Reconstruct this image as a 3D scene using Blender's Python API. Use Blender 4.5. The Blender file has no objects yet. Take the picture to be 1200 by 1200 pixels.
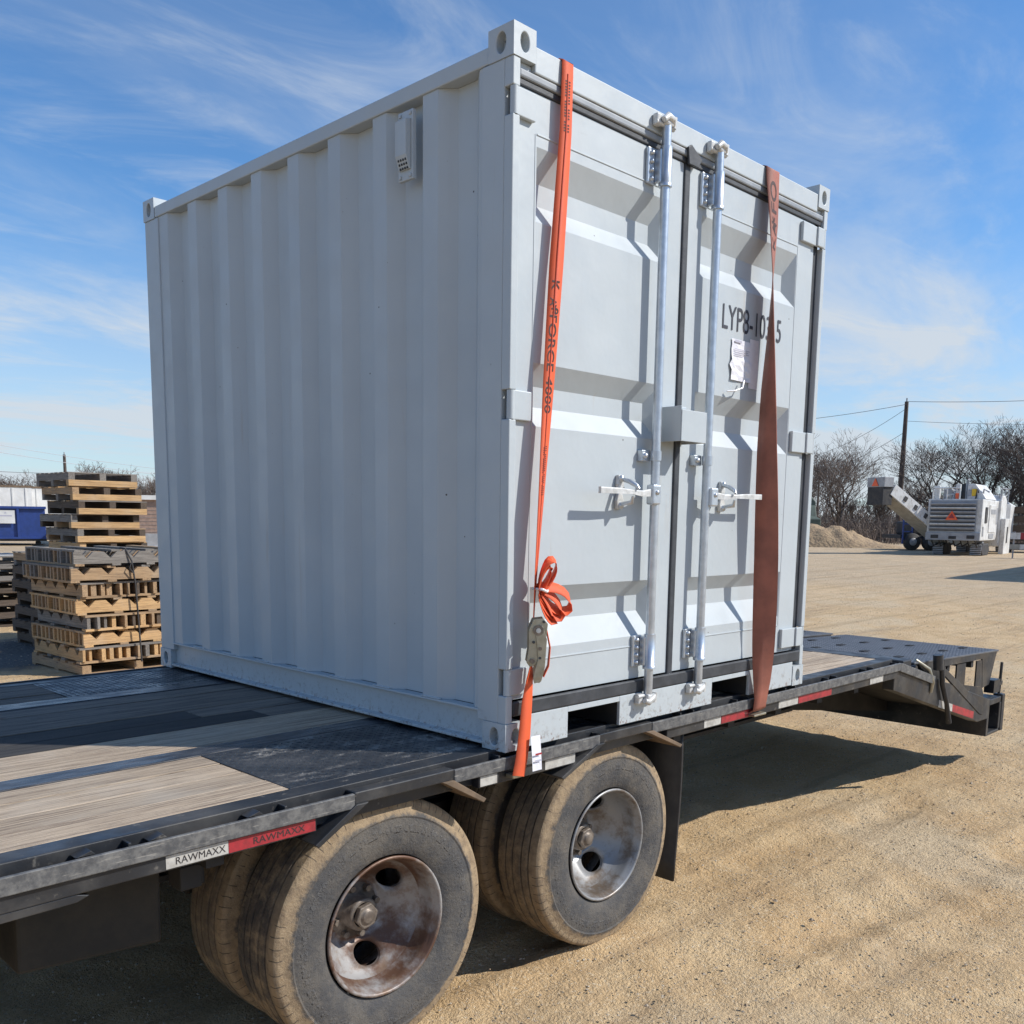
import bpy, bmesh, math, random
import numpy as np
from mathutils import Vector, Matrix, noise as mnoise
random.seed(7); rng = np.random.default_rng(7)
R = math.radians
scn = bpy.context.scene
col = scn.collection

# ------------------------------------------------------------------ camera
cam_d = bpy.data.cameras.new('Camera'); cam = bpy.data.objects.new('Camera', cam_d); col.objects.link(cam)
scn.camera = cam
D = 0.875                                   # deck height above the yard
CAM = Vector((-2.1433, -2.1275, 0.7595 + D))
cam.location = CAM
cam.rotation_euler = (1.4274, -0.0130, -0.7932)
cam_d.sensor_width = 36; cam_d.sensor_fit = 'HORIZONTAL'
cam_d.lens = 1118.33 / 1200 * 36
cam_d.shift_y = 167.35 / 1200
cam_d.clip_start = 0.05; cam_d.clip_end = 4000

# ------------------------------------------------------------------ sky, sun
SUN_EL, SUN_AZ = R(39.5), R(137.4)
world = bpy.data.worlds.new('World'); scn.world = world; world.use_nodes = True
wn = world.node_tree; wn.nodes.clear()
def N(t, typ, **kw):
    n = t.nodes.new(typ)
    for k, v in kw.items():
        if k in n.inputs: n.inputs[k].default_value = v
        else: setattr(n, k, v)
    return n
out = N(wn, 'ShaderNodeOutputWorld'); bg = N(wn, 'ShaderNodeBackground')
sky = N(wn, 'ShaderNodeTexSky', sky_type='NISHITA', sun_disc=False, sun_elevation=SUN_EL, sun_rotation=SUN_AZ,
        altitude=0, air_density=1.0, dust_density=0.15, ozone_density=1.6)
tc = N(wn, 'ShaderNodeTexCoord'); sep = N(wn, 'ShaderNodeSeparateXYZ')
wn.links.new(tc.outputs['Generated'], sep.inputs[0])
def wm(op, a, b=None, clamp=False):
    n = N(wn, 'ShaderNodeMath', operation=op, use_clamp=clamp)
    for i, v in enumerate((a, b)):
        if v is None: continue
        if isinstance(v, (int, float)): n.inputs[i].default_value = v
        else: wn.links.new(v, n.inputs[i])
    return n.outputs[0]
zc = wm('ADD', wm('MAXIMUM', sep.outputs[2], 0.0), 0.12)
px = wm('DIVIDE', sep.outputs[0], zc); py = wm('DIVIDE', sep.outputs[1], zc)
cmb = N(wn, 'ShaderNodeCombineXYZ'); wn.links.new(px, cmb.inputs[0]); wn.links.new(py, cmb.inputs[1])
def cloud(rot, sc, scale, detail, lo, hi, dist, loc):
    mp = N(wn, 'ShaderNodeMapping'); mp.inputs['Rotation'].default_value = (0, 0, rot)
    mp.inputs['Scale'].default_value = sc; mp.inputs['Location'].default_value = loc
    wn.links.new(cmb.outputs[0], mp.inputs[0])
    nz = N(wn, 'ShaderNodeTexNoise'); nz.inputs['Scale'].default_value = scale; nz.inputs['Detail'].default_value = detail
    nz.inputs['Roughness'].default_value = 0.62; nz.inputs['Distortion'].default_value = dist
    wn.links.new(mp.outputs[0], nz.inputs['Vector'])
    mr = N(wn, 'ShaderNodeMapRange'); mr.inputs[1].default_value = lo; mr.inputs[2].default_value = hi
    mr.interpolation_type = 'SMOOTHSTEP'
    wn.links.new(nz.outputs[0], mr.inputs[0]); return mr.outputs[0]
c1 = cloud(R(35), (0.75, 1.8, 1), 1.5, 8, 0.46, 0.80, 1.4, (3.1, 0.4, 0))
c2 = cloud(R(-20), (0.8, 1.6, 1), 0.7, 7, 0.41, 0.70, 0.6, (7.3, 2.2, 0))
low = N(wn, 'ShaderNodeMapRange'); low.inputs[1].default_value = 0.42; low.inputs[2].default_value = 0.05
wn.links.new(sep.outputs[2], low.inputs[0])
hz = N(wn, 'ShaderNodeMapRange'); hz.inputs[1].default_value = 0.30; hz.inputs[2].default_value = 0.0; hz.interpolation_type = 'SMOOTHSTEP'
wn.links.new(sep.outputs[2], hz.inputs[0])
cl = wm('ADD', wm('MULTIPLY', c1, 0.42), wm('MULTIPLY', c2, wm('ADD', wm('MULTIPLY', low.outputs[0], 0.80), 0.08)))
cl = wm('MINIMUM', wm('ADD', cl, wm('MULTIPLY', hz.outputs[0], 0.60)), 0.92)
mixs = N(wn, 'ShaderNodeMix', data_type='RGBA')
tint = N(wn, 'ShaderNodeMix', data_type='RGBA', blend_type='MULTIPLY'); tint.inputs[0].default_value = 1.0
wn.links.new(sky.outputs[0], tint.inputs[6]); tint.inputs[7].default_value = (0.68, 1.05, 1.38, 1)      # camera white balance of the blue sky
wn.links.new(cl, mixs.inputs[0]); wn.links.new(tint.outputs[2], mixs.inputs[6])
mixs.inputs[7].default_value = (5.7, 6.2, 6.75, 1)
wn.links.new(mixs.outputs[2], bg.inputs[0]); bg.inputs[1].default_value = 0.115
wn.links.new(bg.outputs[0], out.inputs[0])
sd = bpy.data.lights.new('Sun', 'SUN'); sd.energy = 5.0; sd.angle = R(0.53); sd.color = (1.0, 0.955, 0.89)
sun = bpy.data.objects.new('Sun', sd); col.objects.link(sun)
SD = Vector((math.sin(SUN_AZ) * math.cos(SUN_EL), math.cos(SUN_AZ) * math.cos(SUN_EL), math.sin(SUN_EL)))
sun.rotation_euler = SD.to_track_quat('Z', 'Y').to_euler(); sun.location = SD * 60

scn.cycles.max_bounces = 5; scn.cycles.diffuse_bounces = 3; scn.cycles.glossy_bounces = 2; scn.cycles.transmission_bounces = 0
vs = scn.view_settings
vs.view_transform = 'Standard'; vs.look = 'None'; vs.exposure = 0.0; vs.gamma = 1.0; vs.use_curve_mapping = False

# ------------------------------------------------------------------ materials
MATS = {}
class MT:
    """small node-tree writer"""
    def __init__(s, name):
        s.m = bpy.data.materials.new(name); s.m.use_nodes = True; s.t = s.m.node_tree
        s.b = s.t.nodes['Principled BSDF']; MATS[name] = s.m
        s.tc = N(s.t, 'ShaderNodeTexCoord'); s.oi = N(s.t, 'ShaderNodeObjectInfo'); s.geo = N(s.t, 'ShaderNodeNewGeometry')
    def L(s, a, b): s.t.links.new(a, b)
    def vec(s, world=False, scale=(1, 1, 1), rand=True, rot=(0, 0, 0)):
        mp = N(s.t, 'ShaderNodeMapping'); mp.inputs['Scale'].default_value = scale; mp.inputs['Rotation'].default_value = rot
        s.L(s.geo.outputs['Position'] if world else s.tc.outputs['Object'], mp.inputs[0])
        if rand and not world:
            ml = N(s.t, 'ShaderNodeMath', operation='MULTIPLY'); ml.inputs[1].default_value = 37.0
            s.L(s.oi.outputs['Random'], ml.inputs[0]); s.L(ml.outputs[0], mp.inputs['Location'])
        return mp.outputs[0]
    def noise(s, v, scale, detail=5, rough=.55, dist=0):
        n = N(s.t, 'ShaderNodeTexNoise'); n.inputs['Scale'].default_value = scale; n.inputs['Detail'].default_value = detail
        n.inputs['Roughness'].default_value = rough; n.inputs['Distortion'].default_value = dist
        s.L(v, n.inputs['Vector']); return n.outputs[0]
    def vor(s, v, scale, feature='F1', out='Distance'):
        n = N(s.t, 'ShaderNodeTexVoronoi', feature=feature); n.inputs['Scale'].default_value = scale
        s.L(v, n.inputs['Vector']); return n.outputs[out]
    def rng(s, x, lo, hi, a=0., b=1., smooth=True):
        m = N(s.t, 'ShaderNodeMapRange'); m.inputs[1].default_value = lo; m.inputs[2].default_value = hi
        m.inputs[3].default_value = a; m.inputs[4].default_value = b
        if smooth: m.interpolation_type = 'SMOOTHSTEP'
        s.L(x, m.inputs[0]); return m.outputs[0]
    def math(s, op, a, b=None, clamp=False):
        n = N(s.t, 'ShaderNodeMath', operation=op, use_clamp=clamp)
        for i, v in enumerate((a, b)):
            if v is None: continue
            if isinstance(v, (int, float)): n.inputs[i].default_value = v
            else: s.L(v, n.inputs[i])
        return n.outputs[0]
    def mix(s, f, a, b, blend='MIX'):
        n = N(s.t, 'ShaderNodeMix', data_type='RGBA', blend_type=blend)
        if isinstance(f, (int, float)): n.inputs[0].default_value = f
        else: s.L(f, n.inputs[0])
        for i, v in ((6, a), (7, b)):
            if isinstance(v, tuple): n.inputs[i].default_value = (*v, 1)
            else: s.L(v, n.inputs[i])
        return n.outputs[2]
    def col(s, c): 
        if isinstance(c, tuple): s.b.inputs['Base Color'].default_value = (*c, 1)
        else: s.L(c, s.b.inputs['Base Color'])
    def rough(s, r):
        if isinstance(r, (int, float)): s.b.inputs['Roughness'].default_value = r
        else: s.L(r, s.b.inputs['Roughness'])
    def metal(s, r):
        if isinstance(r, (int, float)): s.b.inputs['Metallic'].default_value = r
        else: s.L(r, s.b.inputs['Metallic'])
    def bump(s, h, strength=.3, dist=.01):
        n = N(s.t, 'ShaderNodeBump'); n.inputs['Strength'].default_value = strength; n.inputs['Distance'].default_value = dist
        s.L(h, n.inputs['Height']); s.L(n.outputs[0], s.b.inputs['Normal'])
def simple(name, c1, c2=None, scale=6., rough=.6, metal=0., bump=0., bscale=40., bd=.004, world=False):
    m = MT(name); v = m.vec(world=world)
    if c2: m.col(m.mix(m.rng(m.noise(v, scale, 6, .6), .35, .68), c1, c2))
    else: m.col(c1)
    m.rough(rough); m.metal(metal)
    if bump: m.bump(m.noise(v, bscale, 4), bump, bd)
    return m.m

# container paint: pale grey, light drips, chips and dust low down
m = MT('container_paint'); v = m.vec(world=True)
b0 = m.mix(m.rng(m.noise(v, 1.6, 6, .6), .3, .7), (.470, .515, .535), (.435, .480, .503))
vst = m.vec(world=True, scale=(14, 14, .7))
b0 = m.mix(m.math('MULTIPLY', m.rng(m.noise(vst, 1.0, 5, .6), .56, .80), .22), b0, (.40, .41, .41))
spk = m.math('MULTIPLY', m.rng(m.vor(v, 9.0), .020, .035, 1, 0), m.rng(m.noise(v, 2.3, 2), .44, .54))
b0 = m.mix(spk, b0, (.06, .05, .045))
spk2 = m.math('MULTIPLY', m.rng(m.vor(v, 27.0), .03, .05, 1, 0), m.rng(m.noise(v, 4.1, 2), .58, .66))
b0 = m.mix(m.math('MULTIPLY', spk2, .7), b0, (.14, .12, .10))
sz = N(m.t, 'ShaderNodeSeparateXYZ'); m.L(m.geo.outputs['Position'], sz.inputs[0])
lowz = m.rng(sz.outputs[2], D + .16, D + .0)
b0 = m.mix(m.math('MULTIPLY', lowz, m.rng(m.noise(v, 38, 6, .75), .50, .74)), b0, (.20, .18, .155))
b0 = m.mix(m.math('MULTIPLY', m.rng(sz.outputs[2], D + .06, D + .0), m.rng(m.noise(v, 45, 5, .75), .54, .64)), b0, (.16, .07, .035))
scr = m.math('MULTIPLY', m.rng(m.noise(m.vec(world=True, scale=(3, 3, 30), rot=(R(8), R(6), 0)), 2.2, 6, .8), .64, .70), m.rng(m.noise(v, 1.1, 3), .48, .62))
b0 = m.mix(m.math('MULTIPLY', scr, .45), b0, (.36, .37, .37))
b0 = m.mix(m.math('MULTIPLY', m.rng(m.noise(m.vec(world=True, scale=(22, 22, 1.1)), 1.0, 5, .7), .62, .74), .35), b0, (.40, .36, .31))
m.col(b0); m.rough(m.rng(m.noise(v, 7, 5), .3, .7, .38, .55))
m.bump(m.noise(v, 3.2, 4, .6), .30, .016)
simple('rubber_seal', (.030, .034, .040), (.055, .06, .068), 12, .55, 0, .2, 60)
simple('rubber_seal_grey', (.24, .265, .29), (.32, .345, .37), 12, .5)
simple('galvanised', (.62, .66, .70), (.50, .54, .58), 22, .36, .75, .12, 90, .002)
simple('painted_hardware', (.66, .67, .66), (.46, .46, .44), 30, .42, .1, .25, 60, .003)
simple('hole_dark', (.05, .052, .055), None, 1, .8)
simple('stencil_ink', (.030, .034, .05), (.05, .055, .07), 40, .6)
simple('paper', (.78, .78, .82), (.70, .70, .76), 14, .6, 0, .6, 18, .01)
simple('paper_print', (.44, .44, .52), None, 1, .7)
simple('clear_tape', (.86, .86, .87), None, 1, .2)
# straps
def strapm(name, ca, cb):
    m = MT(name); v = m.vec(); 
    w = N(m.t, 'ShaderNodeTexWave', wave_type='BANDS', bands_direction='Z'); w.inputs['Scale'].default_value = 160
    m.L(v, w.inputs['Vector'])
    m.col(m.mix(m.rng(m.noise(v, 9, 6, .65), .3, .72), ca, cb)); m.rough(.62); m.bump(w.outputs[1], .25, .002); return m.m
strapm('strap_orange', (.80, .115, .030), (.66, .10, .035))
strapm('strap_faded', (.37, .125, .082), (.25, .088, .060))
simple('strap_seam', (.45, .05, .02), None, 1, .7)
simple('strap_ink', (.05, .02, .018), None, 1, .7)
simple('zinc_ratchet', (.42, .38, .29), (.30, .27, .20), 18, .38, .7, .2, 70, .002)
# trailer
m = MT('black_steel'); v = m.vec(world=True)
c = m.mix(m.rng(m.noise(v, 3.5, 7, .65), .42, .75), (.020, .022, .026), (.075, .072, .068))
c = m.mix(m.math('MULTIPLY', m.rng(m.noise(v, 26, 5, .7), .60, .72), .55), c, (.20, .185, .16))
m.col(c); m.rough(m.rng(m.noise(v, 9, 4), .3, .7, .30, .55)); m.bump(m.noise(v, 60, 3), .12, .003)
m = MT('rub_rail_steel'); v = m.vec(world=True)
c = m.mix(m.rng(m.noise(v, 30, 6, .72), .36, .66), (.070, .072, .076), (.165, .163, .156))
c = m.mix(m.rng(m.noise(v, 6, 6, .7), .60, .70), c, (.03, .03, .032))
vs2 = m.vec(world=True, scale=(3, 3, 40)); c = m.mix(m.math('MULTIPLY', m.rng(m.noise(vs2, 4, 5), .6, .68), .6), c, (.36, .34, .30))
m.col(c); m.rough(.5); m.bump(m.noise(v, 45, 4), .25, .004)
simple('joint_shade', (.045, .036, .028), (.09, .07, .05), 30, .95)  # dark colour painted in for the shade of the open plank gaps
simple('under_black', (.012, .012, .013), (.030, .028, .026), 5, .7)
m = MT('bed_strip'); v = m.vec(world=True, scale=(2, 9, 2))
m.col(m.mix(m.rng(m.noise(v, 4, 6, .6), .35, .7), (.022, .024, .030), (.07, .072, .08))); m.rough(m.rng(m.noise(v, 5, 5), .3, .7, .22, .42)); m.bump(m.noise(v, 12, 3), .1, .004)
m = MT('tread_steel'); v = m.vec(world=True)
c = m.mix(m.rng(m.noise(v, 4, 6, .6), .4, .75), (.022, .024, .028), (.06, .062, .066))
dust = m.math('MULTIPLY', m.rng(m.noise(m.vec(world=True, scale=(2.2, 7, 1)), 1.5, 5, .6), .48, .66), m.rng(m.noise(v, 34, 6, .75), .40, .62))
c = m.mix(m.math('MULTIPLY', dust, .8), c, (.34, .32, .29))
m.col(c); m.rough(m.rng(m.noise(v, 8, 5), .3, .7, .28, .5)); m.bump(m.noise(v, 90, 3), .15, .003)
simple('ramp_steel', (.085, .092, .105), (.13, .135, .145), 9, .42, .1, .1, 80, .003)
simple('ramp_slot', (.012, .012, .013), None, 1, .8)
def woodm(name, ca, cb, cc, weather, grain=(1.2, 26, 26), kn=True):
    m = MT(name); v = m.vec(scale=grain); v1 = m.vec()
    g = m.noise(v, 1.6, 8, .68, .6)
    c = m.mix(m.rng(g, .36, .66), ca, cb)
    c = m.mix(m.math('MULTIPLY', m.rng(m.noise(m.vec(scale=(2.2, 90, 90)), 1.4, 7, .80), .47, .58), .85), c, cc)
    c = m.mix(m.math('MULTIPLY', m.rng(m.noise(m.vec(scale=(6, 22, 22)), 2.6, 5, .75), .55, .70), .5), c, cb)
    c = m.mix(m.math('MULTIPLY', m.rng(m.noise(v1, 2.2, 6, .65), .45, .75), .55), c, weather)
    k = m.rng(m.vor(m.vec(scale=(1.0, 2.6, 2.6)), 1.7), .03, .06, 1, 0)
    c = m.mix(m.math('MULTIPLY', k, .8), c, (.12, .06, .035))
    hs = N(m.t, 'ShaderNodeHueSaturation'); m.L(c, hs.inputs['Color'])
    m.L(m.rng(m.oi.outputs['Random'], 0, 1, .86, 1.10, False), hs.inputs['Value'])
    m.col(hs.outputs[0]); m.rough(.85)
    m.bump(m.math('ADD', g, m.noise(m.vec(scale=(4, 90, 90)), 1.5, 5, .8)), .6, .006); return m.m
woodm('deck_wood', (.54, .43, .31), (.40, .31, .22), (.17, .125, .09), (.50, .44, .36))
woodm('deck_wood_grey', (.25, .21, .17), (.165, .14, .115), (.06, .05, .042), (.15, .13, .112))
woodm('deck_wood_dark', (.052, .048, .045), (.032, .030, .030), (.018, .018, .018), (.065, .06, .056))  # near-black boards of the dark streak in the middle planks
woodm('pallet_fresh', (.62, .40, .19), (.52, .32, .145), (.30, .18, .09), (.52, .38, .24), (2, 20, 20))
woodm('pallet_tan', (.45, .30, .165), (.34, .22, .12), (.18, .12, .075), (.36, .30, .225), (2, 20, 20))
woodm('pallet_grey', (.27, .245, .215), (.19, .17, .15), (.10, .09, .08), (.25, .23, .20), (2, 20, 20))
woodm('pallet_dark', (.135, .098, .068), (.085, .062, .045), (.04, .03, .024), (.10, .08, .065), (2, 20, 20))
# tyre: radius in local XZ decides rubber wall / muddy shoulder and tread
def tyrem(name, mud):
    m = MT(name); v = m.vec(rand=True)
    sp = N(m.t, 'ShaderNodeSeparateXYZ'); m.L(m.tc.outputs['Object'], sp.inputs[0])
    r = m.math('SQRT', m.math('ADD', m.math('MULTIPLY', sp.outputs[0], sp.outputs[0]), m.math('MULTIPLY', sp.outputs[2], sp.outputs[2])))
    rr = m.math('ADD', r, m.math('MULTIPLY', m.math('SUBTRACT', m.noise(v, 17, 7, .78), .5), .075))
    k = m.math('MULTIPLY', m.rng(rr, .338, .356), m.rng(m.noise(v, 60, 4, .75), .26, .42, .35, 1.0))
    base = m.mix(m.rng(m.noise(v, 9, 6, .7), .35, .68), (.060, .060, .062), (.125, .112, .095))
    base = m.mix(m.math('MULTIPLY', m.rng(m.noise(v, 55, 5, .7), .58, .72), .45), base, (.20, .17, .13))
    mudc = m.mix(m.rng(m.noise(v, 28, 6, .7), .35, .7), (.36, .265, .16), (.22, .16, .10))
    tread = m.math('MULTIPLY', m.rng(sp.outputs[1], -.080, -.040), m.rng(m.noise(v, 7, 7, .72), .30, .60))
    grv = m.rng(r, .3905, .3870); mudc = m.mix(m.math('MULTIPLY', tread, mud), mudc, (.055, .052, .05)); mudc = m.mix(m.math('MULTIPLY', m.math('MULTIPLY', grv, m.rng(m.math('ABSOLUTE', sp.outputs[1]), .064, .060)), .9), mudc, (.035, .03, .026))
    wv_ = N(m.t, 'ShaderNodeTexNoise'); wv_.inputs['Scale'].default_value = 1.0
    at_ = m.math('ARCTAN2', sp.outputs[2], sp.outputs[0]); cb = N(m.t, 'ShaderNodeCombineXYZ'); m.L(m.math('MULTIPLY', at_, 26.0), cb.inputs[0]); m.L(m.math('MULTIPLY', r, 60.0), cb.inputs[1])
    emb = m.rng(m.noise(cb.outputs[0], 1.0, 2, .5), .52, .56); ring = m.math('MULTIPLY', m.rng(r, .292, .296), m.rng(r, .318, .314)); emb = m.math('MULTIPLY', emb, ring)
    base = m.mix(m.math('MULTIPLY', emb, .5), base, (.11, .108, .105))
    fr_ = m.math('FRACT', m.math('ADD', m.math('MULTIPLY', at_, 11.5), m.math('MULTIPLY', m.noise(v, 20, 2), .5)))
    sipe = m.math('MULTIPLY', m.math('MULTIPLY', m.rng(fr_, .07, .10, 1, 0), m.rng(m.math('ABSOLUTE', sp.outputs[1]), .072, .076)), m.math('MULTIPLY', m.rng(r, .366, .370), m.rng(m.noise(v, 9, 3), .40, .52)))
    mudc = m.mix(m.math('MULTIPLY', sipe, .85), mudc, (.05, .042, .035))
    m.col(m.mix(k, base, mudc)); m.rough(.82)
    m.bump(m.math('ADD', m.noise(v, 75, 5, .75), m.math('MULTIPLY', emb, .9)), .7, .008); return m.m
tyrem('tyre_muddy', .95); tyrem('tyre_caked', .62)
m = MT('wheel_steel'); v = m.vec()
c = m.mix(m.rng(m.noise(v, 6, 6, .65), .38, .58), (.36, .35, .34), (.125, .066, .042))
c = m.mix(m.math('MULTIPLY', m.rng(m.noise(v, 18, 6, .75), .48, .66), .6), c, (.22, .15, .10)); m.col(c)
m.rough(.48); m.metal(.25); m.bump(m.noise(v, 30, 5), .2, .004)
m = MT('wheel_steel_clean'); v = m.vec()
c = m.mix(m.rng(m.noise(v, 7, 6, .7), .46, .68), (.30, .305, .31), (.15, .115, .085)); m.col(c); m.rough(.42); m.metal(.35); m.bump(m.noise(v, 30, 5), .15, .004)
simple('hub_steel', (.14, .115, .095), (.26, .22, .18), 30, .5, .4, .3, 80, .003)
simple('tape_white', (.52, .51, .47), (.36, .345, .315), 30, .4)
simple('tape_red', (.40, .030, .040), (.24, .028, .034), 30, .4)
simple('tape_ink', (.03, .025, .025), None, 1, .6)
tbm = simple('toolbox_black', (.018, .018, .016), (.036, .031, .024), 7, .75, 0, .4, 25, .006)
simple('mud_flap', (.016, .016, .017), (.035, .032, .03), 8, .55)
simple('mud_brown', (.20, .14, .09), (.12, .085, .055), 14, .8)
# background
m = MT('machine_white'); v = m.vec()
c = m.mix(m.rng(m.noise(v, 2.2, 6, .7), .40, .72), (.70, .70, .68), (.48, .46, .42)); c = m.mix(m.rng(m.noise(m.vec(scale=(4, 4, 1)), 2.5, 6, .75), .56, .68), c, (.26, .22, .18)); m.col(c); m.rough(.45)
simple('machine_grey', (.36, .37, .38), (.28, .28, .29), 4, .45)
simple('machine_dark', (.03, .03, .033), (.06, .055, .05), 5, .7)
simple('machine_belt', (.38, .36, .31), (.30, .28, .24), 4, .8)
simple('warning_orange', (.85, .13, .04), None, 1, .5)
simple('yellow_paint', (.80, .50, .03), None, 1, .5)
simple('blue_paint', (.020, .052, .22), (.016, .042, .17), 5, .45, 0, .2, 8, .02)
simple('white_siding', (.72, .72, .70), (.60, .60, .58), 2, .6)
simple('brick_wall', (.34, .235, .185), (.25, .175, .14), 9, .85)
simple('roof_grey', (.30, .31, .32), None, 1, .6)
simple('bark', (.125, .105, .09), (.075, .062, .054), 3, .9)
simple('twig', (.20, .155, .125), (.13, .10, .085), 1, .9)
simple('twig_dark', (.125, .098, .082), (.08, .064, .056), 1, .9)
simple('pole_wood', (.115, .085, .07), (.075, .06, .05), 3, .85)
simple('wire_dark', (.05, .05, .055), None, 1, .5)
simple('wire_bright', (.75, .76, .78), None, 1, .4)
simple('heap_gravel', (.40, .285, .165), (.29, .205, .125), 2.5, .9, 0, .8, 7, .12)
simple('olive_canvas', (.10, .13, .10), (.07, .09, .07), 3, .7)
simple('white_stone', (.66, .64, .60), (.52, .50, .46), 3, .8)
# ground
m = MT('yard_dirt'); v = m.vec(world=True)
big = m.noise(v, .16, 3, .6, .4); mid = m.noise(v, 1.5, 4, .66); fine = m.noise(v, 58, 4, .8)
c = m.mix(m.rng(mid, .34, .68), (.58, .385, .190), (.68, .49, .270))
c = m.mix(m.math('MULTIPLY', m.rng(m.noise(v, .55, 4, .65, .5), .50, .66), .65), c, (.62, .49, .315))
c = m.mix(m.math('MULTIPLY', m.rng(m.noise(m.vec(world=True, scale=(.35, 1.5, 1), rot=(0, 0, R(25))), .8, 6, .6), .54, .68), .5), c, (.30, .21, .125))
c = m.mix(m.math('MULTIPLY', m.rng(fine, .52, .68), .55), c, (.26, .175, .10))
c = m.mix(m.math('MULTIPLY', m.rng(m.noise(v, 75, 2, .7), .56, .68), .75), c, (.72, .60, .42))
spg = N(m.t, 'ShaderNodeVectorMath', operation='DISTANCE'); m.L(m.geo.outputs['Position'], spg.inputs[0]); spg.inputs[1].default_value = (CAM.x, CAM.y, 0)
far = m.rng(m.math('ADD', spg.outputs['Value'], m.math('MULTIPLY', m.math('SUBTRACT', big, .5), 26)), 13, 30)
c = m.mix(m.math('MULTIPLY', far, .62), c, m.mix(m.rng(m.noise(v, .9, 6, .7), .38, .64), (.53, .42, .285), (.43, .35, .25)))
c = m.mix(m.math('MULTIPLY', m.rng(m.noise(m.vec(world=True, scale=(1, 1, 1)), 7, 6, .85), .50, .66), m.rng(far, 0, 1, .10, .50)), c, (.32, .24, .155))
c = m.mix(m.math('MULTIPLY', m.rng(m.noise(m.vec(world=True, scale=(.12, 2.4, 1), rot=(0, 0, R(-32))), 1.6, 5, .7), .52, .64), .40), c, (.34, .225, .12))
# dark crushed asphalt patch round the pallets
sx = N(m.t, 'ShaderNodeSeparateXYZ'); m.L(m.geo.outputs['Position'], sx.inputs[0])
wob = m.math('MULTIPLY', m.math('SUBTRACT', m.noise(v, .9, 6, .65), .5), 2.0)
pa = m.math('MULTIPLY', m.rng(m.math('ADD', sx.outputs[1], wob), 8.1, 8.5), m.rng(m.math('ADD', sx.outputs[1], wob), 10.9, 10.5))
pa = m.math('MULTIPLY', pa, m.rng(m.math('ADD', sx.outputs[0], wob), 4.2, 3.2))
asph = m.mix(m.rng(m.noise(v, 30, 6, .75), .4, .68), (.10, .095, .088), (.21, .20, .18))
c = m.mix(pa, c, asph)
m.col(c); m.rough(.93)
hh = m.math('ADD', m.math('MULTIPLY', m.noise(v, 95, 3, .8), .75), m.math('MULTIPLY', m.noise(v, 11, 4, .72), 1.5))
m.bump(hh, .85, .026)
def stonem():
    m = MT('gravel'); v = m.vec(world=True)
    c = m.mix(m.rng(m.noise(v, 21, 2), .35, .65), (.50, .43, .33), (.30, .22, .145))
    c = m.mix(m.rng(m.noise(v, 33, 2), .60, .66), c, (.14, .11, .085)); m.col(c); m.rough(.9)
stonem()

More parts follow.
